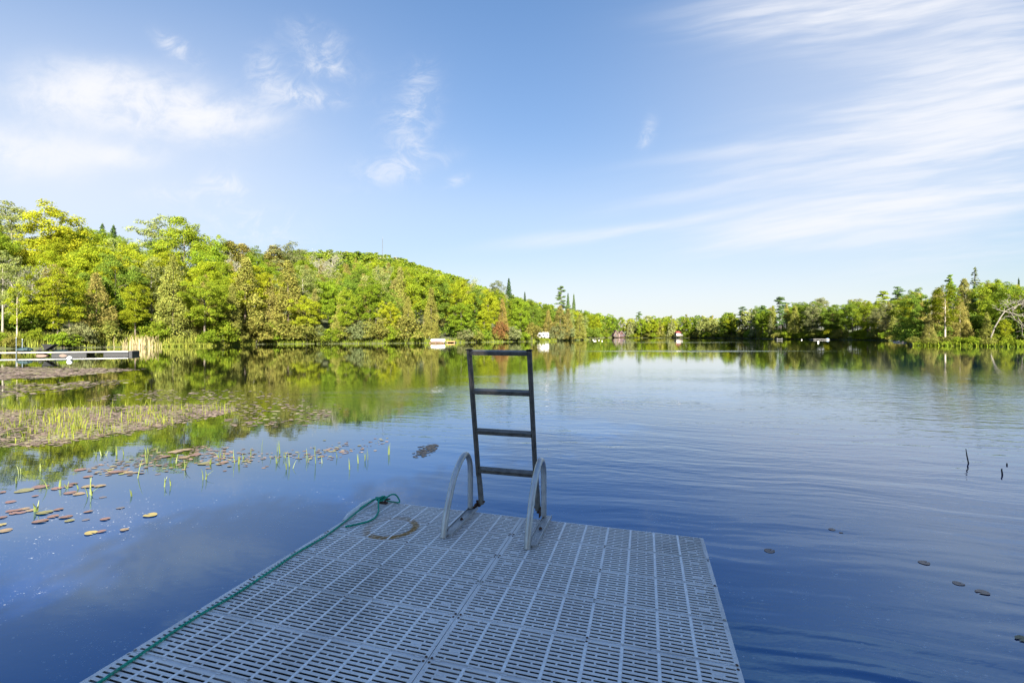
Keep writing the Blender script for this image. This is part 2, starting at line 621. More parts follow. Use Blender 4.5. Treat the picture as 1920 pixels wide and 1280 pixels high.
build_terrain()
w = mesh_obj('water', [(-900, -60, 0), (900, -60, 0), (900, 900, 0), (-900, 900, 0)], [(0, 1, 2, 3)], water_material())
tag(w, 'calm blue lake water', None, None, 'structure')


# ---------------------------------------------------------------- dock
DECK = 0.34
DX, DY, DANG = -1.089, 3.674, -16.2
DW, PD, NROW = 2.436, 0.3045, 17


def deck_material():
    m, b, p = material('grey deck plastic')
    ge = b.node('ShaderNodeNewGeometry')
    pos = ge.outputs['Position']
    x, y, z = b.sep(pos)
    oi = b.node('ShaderNodeObjectInfo')
    n = b.noise(pos, 3.0, 6, 0.65)
    n2 = b.noise(pos, 45.0, 4, 0.6)
    col = b.mixc(b.smooth(n, 0.3, 0.72), (0.66, 0.63, 0.62), (0.78, 0.755, 0.74))
    col = b.mixc(b.smooth(n2, 0.56, 0.76, 0, 0.45), col, (0.24, 0.25, 0.26))
    n3 = b.noise(pos, 1.1, 5, 0.7)
    col = b.mixc(b.smooth(n3, 0.50, 0.72, 0, 0.45), col, (0.30, 0.30, 0.29))
    scuff = b.noise(b.xyz(b.mul(x, 3.0), b.mul(y, 22.0)), 2.5, 4, 0.7)
    col = b.mixc(b.smooth(scuff, 0.62, 0.78, 0, 0.4), col, (0.82, 0.84, 0.86))
    col = b.mixc(b.mul(b.sub(oi.outputs['Random'], 0.5), 0.10), col, (0.2, 0.2, 0.2))
    # rust ring left by something round
    dx, dy = b.sub(x, -0.832), b.sub(y, 3.160)
    d = b.m('SQRT', b.add(b.mul(dx, dx), b.mul(dy, dy)))
    wob = b.mul(b.sub(b.noise(pos, 9.0, 3, 0.5), 0.5), 0.03)
    ring = b.smooth(b.m('ABSOLUTE', b.sub(b.add(d, wob), 0.163)), 0.014, 0.034, 1.0, 0.0)
    dirv = b.add(b.mul(dx, 3.2), b.mul(dy, -3.2))
    st = b.smooth(b.add(dirv, b.mul(b.noise(pos, 7.0, 3, 0.6), 0.8)), -0.4, 1.0, 0.25, 1.0)
    ring = b.mul(b.mul(ring, st), b.smooth(n2, 0.25, 0.55, 0.45, 1.0))
    col = b.mixc(b.mul(ring, 0.95), col, (0.40, 0.20, 0.025))
    b.link(col, p.inputs['Base Color'])
    p.inputs['Roughness'].default_value = 0.55
    p.inputs['Specular IOR Level'].default_value = 0.35
    bn = b.node('ShaderNodeBump')
    bn.inputs['Strength'].default_value = 0.25
    bn.inputs['Distance'].default_value = 0.002
    b.link(b.noise(pos, 260.0, 2, 0.5), bn.inputs['Height'])
    b.link(bn.outputs[0], p.inputs['Normal'])
    return m


M_DECK = deck_material()
M_RIB = plain('worn deck rib', (0.82, 0.80, 0.79), 0.5, 0, 0.12, 30)
M_ALU = plain('weathered aluminium', (0.55, 0.56, 0.57), 0.42, 0.6, 0.12, 14)
M_DARKALU = plain('dull dark aluminium', (0.15, 0.135, 0.12), 0.55, 0.35, 0.35, 22, 0.2)
M_SLEEVE = plain('dull grey aluminium', (0.26, 0.25, 0.23), 0.5, 0.5, 0.25, 18)
M_RUST = plain('rusty bolt', (0.085, 0.045, 0.03), 0.85, 0.1, 0.4, 60)
M_BLACK = plain('black plastic', (0.010, 0.010, 0.011), 0.95)
M_WHITE = plain('white paint', (0.78, 0.78, 0.76), 0.5, 0, 0.06)
M_CHAR = plain('dark steel', (0.013, 0.013, 0.014), 0.6)


def panel_mesh():
    """one slotted deck panel, local x 0..DW/2, y 0..PD, top at z 0"""
    Wp = DW / 2 - 0.003
    D = PD - 0.003
    T = 0.034
    ncol, nrow = 8, 12
    mb = MB()
    lip = 0.011
    edge = 0.020
    pitch = (D - lip - 0.008) / nrow
    sh = pitch * 0.42
    colw = (Wp - 2 * edge + 0.014) / ncol
    rib = 0.013
    web = 0.0065
    # recessed lip along the front edge
    mb.poly([(0, 0, -0.004), (Wp, 0, -0.004), (Wp, lip, -0.004), (0, lip, -0.004), (0, lip, 0), (Wp, lip, 0), (0, 0, -T), (Wp, 0, -T)],
            [(0, 1, 2, 3), (3, 2, 5, 4), (6, 7, 1, 0)])
    for k in range(9):       # small raised lugs bridging the lip
        lx = 0.03 + k * (Wp - 0.09) / 8
        mb.box(lx, lx + 0.022, 0.001, lip - 0.001, -0.0041, -0.0012)

    def hole(x0, x1, y0, y1):
        c = sh * 0.42
        return [(x0 + c * 0.5, y0 + 0.0), (x1 - c * 0.5, y0), (x1, y0 + c), (x1, y1 - c), (x1 - c * 0.5, y1), (x0 + c * 0.5, y1), (x0, y1 - c), (x0, y0 + c)]
    y_prev = lip
    for r in range(nrow):
        y0 = lip + r * pitch + pitch * 0.38
        y1 = y0 + sh
        mb.poly([(0, y_prev, 0), (Wp, y_prev, 0), (Wp, y0, 0), (0, y0, 0)], [(0, 1, 2, 3)])
        holes = []
        for c in range(ncol):
            x0 = edge + c * colw
            x1 = x0 + colw - rib
            L = x1 - x0
            cut = x0 + L * (0.31 if (r % 2 == 0) else 0.69)
            if c in (0, ncol - 1) and r in (2, 9):
                m_ = x0 + L * 0.62 if c == 0 else x0 + L * 0.38
                holes.append((x0, x0 + L * 0.3))
                holes.append((x0 + L * 0.66, x1))
            else:
                holes.append((x0, cut - web / 2))
                holes.append((cut + web / 2, x1))
        xp = 0.0
        for (hx0, hx1) in holes:
            mb.poly([(xp, y0, 0), (hx0, y0, 0), (hx0, y1, 0), (xp, y1, 0)], [(0, 1, 2, 3)])
            hp = hole(hx0, hx1, y0, y1)
            n = len(hp)
            k = len(mb.v)
            mb.v += [(q[0], q[1], 0.0) for q in hp] + [(q[0], q[1], -0.0022) for q in hp]
            for i in range(n):
                j = (i + 1) % n
                mb.f.append((k + i, k + n + i, k + n + j, k + j))
            # corner bits between rectangle and chamfered hole
            kk = len(mb.v)
            mb.v += [(hx0, y0, 0), (hx1, y0, 0), (hx1, y1, 0), (hx0, y1, 0)]
            mb.f += [(kk, k + 0, k + 7), (kk + 1, k + 2, k + 1), (kk + 2, k + 4, k + 3), (kk + 3, k + 6, k + 5)]
            xp = hx1
        mb.poly([(xp, y0, 0), (Wp, y0, 0), (Wp, y1, 0), (xp, y1, 0)], [(0, 1, 2, 3)])
        y_prev = y1
    mb.poly([(0, y_prev, 0), (Wp, y_prev, 0), (Wp, D, 0), (0, D, 0)], [(0, 1, 2, 3)])
    # sides
    mb.poly([(0, 0, 0 - 0.004), (0, 0, -T), (0, D, -T), (0, D, 0), (Wp, 0, -0.004), (Wp, 0, -T), (Wp, D, -T), (Wp, D, 0)],
            [(3, 2, 1, 0), (4, 5, 6, 7), (7, 6, 2, 3)])
    # slightly raised lengthwise ribs, worn pale
    n_flat = len(mb.f)
    for c in range(1, ncol):
        x1 = edge + c * colw - rib
        mb.box(x1 + 0.001, x1 + rib - 0.001, lip + 0.004, D - 0.004, -0.002, 0.0009)
    n_rib = len(mb.f)
    # embossed oval tags
    for sx in (0, 1):
        for r in (2, 9):
            x0 = edge + (0 if sx == 0 else (ncol - 1)) * colw
            L = colw - rib
            yc = lip + r * pitch + pitch * 0.38 + sh / 2
            cx = x0 + L * 0.48
            ov = [(cx + 0.016 * math.cos(t), yc + sh * 0.42 * math.sin(t)) for t in np.linspace(0, 2 * PI, 13)[:-1]]
            k = len(mb.v)
            mb.v += [(q[0], q[1], 0.0012) for q in ov] + [(q[0], q[1], -0.001) for q in ov]
            mb.f.append(tuple(k + i for i in range(12)))
            for i in range(12):
                j = (i + 1) % 12
                mb.f.append((k + 12 + i, k + 12 + j, k + j, k + i))
    me = bpy.data.meshes.new('deck_panel')
    me.from_pydata(mb.v, [], mb.f)
    me.materials.append(M_DECK)
    me.materials.append(M_RIB)
    mi = np.zeros(len(mb.f), dtype=np.int32)
    mi[n_flat:n_rib] = 1
    me.polygons.foreach_set('material_index', mi)
    me.update()
    return me


def build_dock():
    d = thing('dock', 'grey slotted plastic dock in the foreground carrying the upright swim ladder', 'dock', (DX, DY, DECK), R(DANG))
    pm = panel_mesh()
    for r in range(NROW):
        for c in range(2):
            o = link('deck_panel', pm, d, (c * DW / 2 + 0.0015, -(r + 1) * PD + 0.0015, 0))
    fr = MB()
    L = NROW * PD
    for x0 in (0.004, DW / 2 - 0.02, DW - 0.044):
        fr.box(x0, x0 + 0.04, -L + 0.01, -0.006, -0.17, -0.0345)
    for k in range(8):
        y = -0.046 - k * (L - 0.1) / 7
        fr.box(0.0445, DW / 2 - 0.0205, y, y + 0.038, -0.168, -0.0346)
        fr.box(DW / 2 + 0.0205, DW - 0.0445, y, y + 0.038, -0.168, -0.0346)
    fr.build('frame', M_ALU, d)
    for k in range(7):
        y = -0.088 - k * (L - 0.1) / 7
        for x0, x1 in ((0.05, DW / 2 - 0.026), (DW / 2 + 0.026, DW - 0.05)):
            MB().bbox(x0, x1, y - (L - 0.1) / 7 + 0.048, y + 0.038, -0.50, -0.15, 0.02).build('float', M_BLACK, d)  # black floats spread under nearly the whole deck so the slots look dark
    # rusty screws where four panels meet, and along the panel joints
    rng = random.Random(4)
    scm = {}
    for mt in (M_RUST, M_SLEEVE):
        h = MB()
        h.tube([(0, 0, 0.0003), (0, 0, 0.0016), (0, 0, 0.0024)], [0.0058, 0.0058, 0.004], 8)
        me = bpy.data.meshes.new('screw')
        me.from_pydata(h.v, [], h.f)
        me.materials.append(mt)
        scm[mt] = me
    for r in range(1, 9):
        pts = [(DW / 2 + dx, dy) for (dx, dy) in ((-0.013, 0.012), (0.013, 0.012), (-0.013, -0.014), (0.013, -0.014))]
        for xx in (DW * 0.25, DW * 0.75, 0.012, DW - 0.012):
            for dy in (0.012, -0.014):
                if rng.random() < 0.85:
                    pts.append((xx, dy))
        for (xx, dy) in pts:
            link('screw', scm[M_RUST if r % 3 else M_SLEEVE], d, (xx, -r * PD + dy, 0))
    # cleat on the far corner, white bumper on the corner edge
    cl = MB()
    cl.bbox(0.045, 0.125, -0.055, -0.02, 0.0004, 0.012, 0.004)
    for x in (0.065, 0.105):
        cl.tube([(x, -0.037, 0.011), (x, -0.037, 0.034)], 0.007, 8)
    cl.tube([(0.02, -0.037, 0.040), (0.05, -0.037, 0.036), (0.12, -0.037, 0.036), (0.15, -0.037, 0.040)], [0.005, 0.009, 0.009, 0.005], 8)
    cl.build('cleat', M_RUST, d, True)
    bp = MB().tube([(-0.034, -0.36, -0.03), (-0.036, -0.30, -0.012), (-0.036, -0.12, 0.002), (-0.03, -0.03, 0.0), (-0.02, 0.0, -0.02)], [0.014, 0.022, 0.024, 0.022, 0.014], 12)
    bp.build('corner_bumper', M_WHITE, d, True)
    return d


dock = build_dock()


def dock_pt(x, y, z):
    a = R(DANG)
    return Vector((DX + x * math.cos(a) - y * math.sin(a), DY + x * math.sin(a) + y * math.cos(a), DECK + z))


def catmull(pts, n=8):
    P = [Vector(p) for p in pts]
    P = [P[0] * 2 - P[1]] + P + [P[-1] * 2 - P[-2]]
    out = []
    for i in range(1, len(P) - 2):
        for k in range(n):
            t = k / n
            a, b_, c, d = P[i - 1], P[i], P[i + 1], P[i + 2]
            out.append(0.5 * ((2 * b_) + (c - a) * t + (2 * a - 5 * b_ + 4 * c - d) * t * t + (3 * b_ - a - 3 * c + d) * t ** 3))
    out.append(P[-2])
    return out


def build_ladder():
    t = thing('swim_ladder', 'dark aluminium swim ladder flipped upright between two silver handrail hoops', 'swim ladder', (DX, DY, DECK), R(DANG))
    prof = [(-.470, .0005), (-.452, .06), (-.415, .15), (-.335, .285), (-.255, .375), (-.17, .43), (-.10, .448), (-.045, .43), (-.003, .375), (.012, .30), (.013, .18), (.012, .024)]
    for x in (.803, 1.369):
        h = MB().tube(catmull([(x, y, z) for y, z in prof], 6), 0.0205, 16)
        ho = h.build('handrail', M_ALU, t, True)
        pl = MB()
        s = 1 if x < 1 else -1
        xa, xb = x - 0.012, x + 0.046
        if s < 0:
            xa, xb = x - 0.004, x + 0.05
        pl.box(xa, xb, -0.448, 0.045, 0.001, 0.013)
        for k in range(6):      # grooves of the extruded step plate
            gx = xa + 0.004 + k * (xb - xa - 0.012) / 5
            pl.box(gx, gx + 0.004, -0.446, 0.044, 0.0128, 0.017)
        pl.box(xa - 0.003, xa, -0.45, 0.046, 0.001, 0.026)
        pl.box(xb, xb + 0.003, -0.45, 0.046, 0.001, 0.026)
        pl.build('base_plate', M_ALU, t)
        bo = MB()
        xm = (xa + xb) / 2
        bo.tube([(xm, -0.2, 0.0165), (xm, -0.2, 0.0215), (xm, -0.2, 0.0216), (xm, -0.2, 0.029)], [0.012, 0.012, 0.008, 0.008], 8)
        bo.build('bolt', M_RUST, t, True)
        bo = MB()
        bo.tube([(xa + 0.006, -0.40, 0.017), (xa + 0.006, -0.40, 0.028)], 0.007, 6)
        bo.build('bolt', M_RUST, t, True)
    top, bot = Vector((0, -0.150, 1.217)), Vector((0, 0.090, 0.030))

    def sp(x, s_):
        return Vector((x, bot.y + (top.y - bot.y) * s_, bot.z + (top.z - bot.z) * s_))
    axis = (top - bot).normalized()
    for x in (.857, 1.302):
        st = MB()
        st.tube([sp(x, 0.2), sp(x, 0.6), sp(x, 1.0)], 0.0275, 14, True, 0.62, (1, 0, 0))
        so = st.build('side_rail', M_DARKALU, t, True)
        sl = MB().tube([sp(x, 0.0) + Vector((0.004, 0.006, 0)), sp(x, 0.10) + Vector((0.004, 0.006, 0)), sp(x, 0.215) + Vector((0.002, 0.004, 0))], [0.021, 0.021, 0.019], 14)
        sl.build('sleeve', M_SLEEVE, t, True)
        hb = MB()
        hx = x - 0.028 if x < 1 else x + 0.028
        hb.box(min(hx, hx + 0.006), max(hx, hx + 0.006), 0.02, 0.115, 0.0, 0.045)
        hb.box(min(x, hx), max(x, hx), 0.072, 0.098, 0.012, 0.026)
        hb.tube([(x - 0.034, 0.088, 0.05), (x + 0.034, 0.088, 0.05)], 0.008, 8)
        hb.tube([(x - 0.03, 0.03, 0.02), (x - 0.048, 0.03, 0.02)], 0.009, 6)
        hb.build('hinge', M_RUST, t)
        cp = MB().bbox(x - 0.019, x + 0.019, top.y - 0.028, top.y + 0.028, top.z - 0.004, top.z + 0.008, 0.006)
        cp.build('end_cap', M_BLACK, t)
    n = Vector((0, axis.z, -axis.y))       # points away from the dock
    for s_ in (0.235, 0.49, 0.745, 0.985):
        c = sp(0, s_)
        rg = MB()
        M = Matrix(((1, 0, 0, 0), (0, n.y, axis.y, c.y), (0, n.z, axis.z, c.z), (0, 0, 0, 1)))
        xa, xb = .857 + 0.012, 1.302 - 0.012
        # ribbed U channel: web facing the dock, two flanges
        rg.box(xa, xb, -0.026, -0.0225, -0.014, 0.014, M)
        rg.box(xa, xb, -0.0224, 0.028, 0.0105, 0.014, M)
        rg.box(xa, xb, -0.0224, 0.028, -0.014, -0.0105, M)
        rg.box(xa + 0.001, xb - 0.001, -0.0285, -0.0261, -0.003, 0.0015, M)
        rg.box(xa + 0.001, xb - 0.001, -0.0285, -0.0261, 0.0095, 0.0135, M)
        rg.build('rung', M_DARKALU, t)
    return t


build_ladder()


def rope_material():
    m, b, p = material('green rope')
    tc = b.node('ShaderNodeTexCoord')
    n = b.noise(tc.outputs['Object'], 60, 3, 0.6)
    n2 = b.noise(tc.outputs['Object'], 9, 3, 0.6)
    c = b.mixc(b.smooth(n, 0.35, 0.7), (0.0, 0.27, 0.18), (0.02, 0.45, 0.31))
    c = b.mixc(b.smooth(n2, 0.6, 0.75, 0, 0.6), c, (0.10, 0.10, 0.06))
    b.link(c, p.inputs['Base Color'])
    p.inputs['Roughness'].default_value = 0.6
    return m


def build_rope():
    main = [(0.075, -5.0, .008), (0.08, -3.4, .008), (0.085, -2.6, .009), (0.068, -2.25, .008), (0.086, -2.05, .008), (0.074, -1.85, .008), (0.058, -1.6, .008), (0.072, -1.38, .008), (0.064, -1.15, .008), (0.048, -0.92, .008), (0.058, -0.68, .008), (0.036, -0.45, .009), (0.022, -0.30, .014), (0.025, -0.18, .03), (0.045, -0.085, .042)]
    knot = [(0.045, -0.085, .042), (0.085, -0.045, .052), (0.11, -0.025, .045), (0.09, -0.05, .028), (0.055, -0.03, .030), (0.04, -0.055, .048), (0.075, -0.07, .055), (0.10, -0.04, .056), (0.07, -0.015, .046), (0.045, -0.04, .036), (0.06, -0.075, .034), (0.10, -0.07, .036), (0.12, -0.04, .05), (0.14, 0.0, .062), (0.17, 0.012, .058), (0.20, 0.004, .035), (0.215, -0.006, .012), (0.19, -0.015, .010), (0.13, -0.03, .02), (0.09, -0.045, .04)]
    tail = [(0.09, -0.045, .045), (0.085, -0.09, .05), (0.11, -0.14, .03), (0.15, -0.20, .009), (0.185, -0.28, .008), (0.20, -0.34, .008), (0.185, -0.40, .008), (0.15, -0.45, .008), (0.115, -0.49, .008), (0.09, -0.515, .008)]
    loop = [(0.09, -0.06, .045), (0.05, -0.10, .05), (0.02, -0.14, .03), (-0.02, -0.20, 0.0), (-0.06, -0.26, -0.06), (-0.07, -0.30, -0.2), (-0.06, -0.3, -0.36)]
    mb = MB()
    for pts in (main + knot[1:] + tail[1:], loop):
        c = catmull(pts, 14)
        # arc length resample
        L = [0.0]
        for i in range(1, len(c)):
            L.append(L[-1] + (c[i] - c[i - 1]).length)
        step = 0.0065
        n = int(L[-1] / step)
        arr = np.array([tuple(q) for q in c])
        ss = np.linspace(0, L[-1], n)
        P = np.stack([np.interp(ss, L, arr[:, k]) for k in range(3)], 1)
        T = np.gradient(P, axis=0)
        T /= np.linalg.norm(T, axis=1)[:, None] + 1e-9
        A = np.cross(T, np.array([0.13, 0.2, 0.97]))
        A /= np.linalg.norm(A, axis=1)[:, None] + 1e-9
        B = np.cross(T, A)
        for k in range(3):
            ph = ss / 0.042 * 2 * PI + k * 2 * PI / 3
            Q = P + (A * np.cos(ph)[:, None] + B * np.sin(ph)[:, None]) * 0.0034
            mb.tube([tuple(q) for q in Q], 0.0036, 5, True)
    o = mb.build('rope', rope_material(), None, True)
    o.location = (DX, DY, DECK)
    o.rotation_euler = (0, 0, R(DANG))
    return tag(o, 'green twisted rope along the left dock edge, knotted at the far corner', 'rope')


build_rope()


# ---------------------------------------------------------------- tree prototypes
def quads(c, n, size, rng, jitter=0.6, asp=0.62):
    """leaf quads at centres c (N,3) facing roughly n (N,3), length size (N,)"""
    N = len(c)
    n = n + rng.normal(0, jitter, (N, 3))
    n /= np.linalg.norm(n, axis=1)[:, None] + 1e-9
    r = rng.normal(0, 1, (N, 3))
    t = np.cross(n, r)
    t /= np.linalg.norm(t, axis=1)[:, None] + 1e-9
    b = np.cross(n, t)
    s = np.asarray(size).reshape(-1, 1) * np.ones((N, 1)) * 0.5
    t, b = t * s, b * s * asp
    return np.stack([c - t, c - b * 1.0, c + t, c + b * 1.0], 1)


def clump_leaves(centres, radii, flat, per, size, rng, low=-0.5, jitter=0.6):
    cs, ns, sz = [], [], []
    for (c, r) in zip(centres, radii):
        k = max(6, int(per * r * r))
        d = rng.normal(0, 1, (k, 3))
        d /= np.linalg.norm(d, axis=1)[:, None]
        d[:, 2] = np.where(d[:, 2] < low, -d[:, 2], d[:, 2])
        rad = r * (0.55 + 0.5 * rng.random(k)) * (1 + 0.25 * np.sin(d[:, 0] * 5 + c[0] * 3) * np.cos(d[:, 1] * 4 + c[1]))
        p = d * rad[:, None] * np.array([1, 1, flat])
        cs.append(p + c)
        ns.append(d + np.array([0, 0, 0.35]))
        sz.append(size * (0.65 + 0.7 * rng.random(k)))
    return quads(np.concatenate(cs), np.concatenate(ns), np.concatenate(sz), rng, jitter)


def limb_mesh(name, H, r0, limbs, rng, lean=0.0, top_frac=0.8):
    mb = MB()
    tr = []
    for i in range(7):
        t = i / 6
        tr.append((lean * H * t * t + rng.normal(0, 0.05) * t * H * 0.05, rng.normal(0, 0.05) * t * H * 0.05, t * H * top_frac - (0.4 if i == 0 else 0)))
    mb.tube(tr, [r0 * (1.25 if i == 0 else 1) * (1 - 0.8 * i / 6) for i in range(7)], 7)
    tr = [Vector(p) for p in tr]
    for e in limbs:
        e = Vector(e)
        f = min(0.95, max(0.2, (e.z - 0.35 * (e.xy.length)) / (H * top_frac)))
        i = min(5, int(f * 6))
        s_ = tr[i].lerp(tr[i + 1], f * 6 - i)
        m_ = s_.lerp(e, 0.5) + Vector((rng.normal(0, .15), rng.normal(0, .15), 0.12 * (e - s_).length * 0.6))
        mb.tube([s_, m_, e], [r0 * 0.38 * (1 - f * 0.6), r0 * 0.22 * (1 - f * 0.5), r0 * 0.06], 5)
    me = bpy.data.meshes.new(name)
    me.from_pydata(mb.v, [], mb.f)
    me.polygons.foreach_set('use_smooth', [True] * len(me.polygons))
    me.materials.append(M_BARK)
    me.update()
    return me


PROTO = {}


def proto(kind, crown, trunk, H):
    PROTO.setdefault(kind, []).append((crown, trunk, H))


def make_broad(seed, H=14.0, Rr=4.4, zc=0.60, zr=0.40, N=62, size=0.40, per=95, kind='broad', rmin=0.9, rmax=1.6, flat=0.6, trunk_r=0.22, low=-0.45, lean=0.0):
    rng = np.random.default_rng(seed)
    cs = []
    ph0 = rng.random(3) * 6
    while len(cs) < N:
        d = rng.normal(0, 1, 3)
        d /= np.linalg.norm(d)
        u = rng.random() ** 0.33
        az = math.atan2(d[1], d[0])
        lob = 1 + 0.22 * math.sin(2 * az + ph0[0]) + 0.18 * math.sin(3 * az + ph0[1] + 3 * d[2])
        p = np.array([d[0] * Rr * lob * u, d[1] * Rr * lob * u, H * zc + d[2] * H * zr * u * (1 + 0.1 * math.sin(az * 2 + ph0[2]))])
        if u < 0.55 and rng.random() < 0.7: continue
        cs.append(p)
    cs = np.array(cs)
    rad = rmin + (rmax - rmin) * rng.random(N)
    V = clump_leaves(cs, rad, flat, per, size, rng, low)
    cr = quad_mesh(kind + ' crown', V, M_LEAF)
    lim = [tuple(c) for c in cs[rng.choice(N, min(14, N), replace=False)]]
    proto(kind, cr, limb_mesh(kind + ' trunk', H, trunk_r, lim, rng, lean), H)


def make_cedar(seed, H=13.0, Rr=2.5, N=200, size=0.20, per=220, kind='cedar', power=0.75, z0=0.04):
    rng = np.random.default_rng(seed)
    cs, rad = [], []
    ph = rng.random() * 6
    for i in range(N):
        t = rng.random() ** 1.15
        z = H * (z0 + (0.97 - z0) * t)
        r = Rr * ((1 - t) ** power) * (0.72 + 0.3 * rng.random()) * (1 + 0.12 * math.sin(9 * t + ph))
        if t < 0.12: r *= 0.8 + t
        a = rng.random() * 2 * PI
        cs.append((r * math.cos(a), r * math.sin(a), z))
        rad.append(0.45 + 0.45 * rng.random() * (1.15 - t))
    cs.append((0, 0, H * 0.96))
    rad.append(0.4)
    V = clump_leaves(np.array(cs), np.array(rad), 1.15, per, size, rng, -0.8, 0.7)
    cr = quad_mesh(kind + ' crown', V, M_NEEDLE)
    proto(kind, cr, limb_mesh(kind + ' trunk', H, 0.17, [], rng, 0, 0.95), H)


def make_spruce(seed, H=15.0, Rr=2.3, kind='spruce', step=0.55, size=0.30, gap=0.0, z0=0.08):
    rng = np.random.default_rng(seed)
    cs, ns, sz = [], [], []
    z = H * z0
    lim = []
    while z < H * 0.985:
        t = z / H
        L = Rr * (1 - t) ** 0.85 + 0.12
        nb = 9 if t < 0.8 else 6
        a0 = rng.random() * 6
        for k in range(nb):
            if rng.random() < gap: continue
            a = a0 + 2 * PI * k / nb + rng.normal(0, 0.15)
            Lk = L * (0.7 + 0.4 * rng.random())
            m = max(4, int(Lk * 34))
            s_ = rng.random(m) ** 0.7
            side = rng.normal(0, 0.22, m) * (1.1 - s_ * 0.6) * Lk * 0.6
            droop = -0.28 * Lk * s_ ** 1.3 + 0.12 * Lk * s_ ** 3
            cs.append(np.stack([math.cos(a) * s_ * Lk - math.sin(a) * side, math.sin(a) * s_ * Lk + math.cos(a) * side, z + droop + rng.normal(0, 0.07, m)], 1))
            ns.append(np.tile(np.array([math.cos(a) * 0.5, math.sin(a) * 0.5, 0.8]), (m, 1)))
            sz.append(size * (0.7 + 0.6 * rng.random(m)))
        z += step * (1 - 0.45 * t)
    m = 26
    cs.append(np.stack([rng.normal(0, 0.06, m), rng.normal(0, 0.06, m), H * (0.93 + 0.07 * rng.random(m))], 1))
    ns.append(rng.normal(0, 1, (m, 3)))
    sz.append(np.full(m, size * 0.7))
    V = quads(np.concatenate(cs), np.concatenate(ns), np.concatenate(sz), rng, 0.45)
    cr = quad_mesh(kind + ' crown', V, M_NEEDLE)
    proto(kind, cr, limb_mesh(kind + ' trunk', H, 0.17, [], rng, 0, 0.99), H)


def make_pine(seed, H=18.0, Rr=4.2, kind='pine', N=30, z0=0.35, size=0.30):
    rng = np.random.default_rng(seed)
    cs, rad, lim = [], [], []
    for i in range(N):
        t = z0 + (0.98 - z0) * (i + rng.random()) / N
        r = Rr * (1 - ((t - z0) / (1 - z0)) ** 1.6) * (0.25 + 0.75 * rng.random()) + 0.15
        a = rng.random() * 2 * PI
        e = (r * math.cos(a), r * math.sin(a), H * t + 0.12 * r)
        lim.append(e)
        for k in range(3):
            f = 0.55 + 0.22 * k
            cs.append((e[0] * f + rng.normal(0, .3), e[1] * f + rng.normal(0, .3), e[2] + rng.normal(0, .12)))
            rad.append((0.65 + 0.5 * rng.random()) * (0.7 + 0.5 * (1 - t)))
    cs.append((0, 0, H * 0.97)); rad.append(0.6)
    V = clump_leaves(np.array(cs), np.array(rad), 0.42, 150, size, rng, -0.3, 0.8)
    cr = quad_mesh(kind + ' crown', V, M_NEEDLE)
    proto(kind, cr, limb_mesh(kind + ' trunk', H, 0.24, lim, rng, 0, 0.97), H)


def twig_mesh(name, seed, H, r0, spread=0.55, depth=4, lean=(0, 0), nb=4, first=0.3):
    """bare branching tree"""
    rng = random.Random(seed)
    mb = MB()
    tips = []

    def grow(p, d, L, r, lev):
        q1 = p + d * L * 0.5 + Vector((rng.gauss(0, .05), rng.gauss(0, .05), rng.gauss(0, .03))) * L
        q2 = p + d * L + Vector((rng.gauss(0, .09), rng.gauss(0, .09), 0.05)) * L
        mb.tube([p, q1, q2], [r, r * 0.8, r * 0.55], 6 if lev < 2 else 4, lev == depth)
        if lev >= 2: tips.append((q2, lev))
        if lev >= depth: return
        for k in range(nb if lev else nb + 2):
            f = rng.uniform(first, 1.0) if lev == 0 else rng.uniform(0.3, 1.0)
            s_ = p.lerp(q2, f)
            nd = (d + Vector((rng.gauss(0, spread), rng.gauss(0, spread), rng.gauss(0.12, spread * 0.5)))).normalized()
            grow(s_, nd, L * rng.uniform(0.42, 0.68), r * 0.42, lev + 1)
    grow(Vector((0, 0, -0.3)), Vector((lean[0], lean[1], 1)).normalized(), H * 0.55, r0, 0)
    me = bpy.data.meshes.new(name)
    me.from_pydata(mb.v, [], mb.f)
    me.materials.append(M_BARK)
    me.update()
    return me, tips


def make_pale(seed, H=14.0, kind='pale'):
    me, tips = twig_mesh(kind + ' trunk', seed, H, 0.17, 0.45, 4, (0, 0), 4)
    rng = np.random.default_rng(seed)
    c = np.array([tuple(t[0]) for t in tips])
    c = np.repeat(c, 4, 0) + rng.normal(0, 0.35, (len(c) * 4, 3))
    V = quads(c, rng.normal(0, 1, c.shape) + np.array([0, 0, .5]), 0.24 * (0.6 + 0.8 * rng.random(len(c))), rng, 0.6)
    zt = c[:, 2].max()
    proto(kind, quad_mesh(kind + ' crown', V, M_LEAF), me, zt)


def make_shrub(seed, H=3.6, Rr=2.6, kind='shrub', N=34, size=0.26, per=170):
    rng = np.random.default_rng(seed)
    d = rng.normal(0, 1, (N, 3))
    d /= np.linalg.norm(d, axis=1)[:, None]
    d[:, 2] = np.abs(d[:, 2])
    u = rng.random(N) ** 0.4
    cs = d * u[:, None] * np.array([Rr, Rr * 0.8, H * 0.8]) + np.array([0, 0, 0.35])
    V = clump_leaves(cs, 0.5 + 0.5 * rng.random(N), 0.8, per, size, rng, -0.7)
    lim = MB()
    for k in range(7):
        e = cs[k]
        lim.tube([(rng.normal(0, .25), rng.normal(0, .25), -0.3), (e[0] * 0.4, e[1] * 0.4, e[2] * 0.55), tuple(e)], [0.05, 0.035, 0.012], 5)
    me = bpy.data.meshes.new('shrub stems')
    me.from_pydata(lim.v, [], lim.f)
    me.materials.append(M_BARK)
    me.update()
    proto(kind, quad_mesh(kind + ' crown', V, M_LEAF), me, H * 0.95)


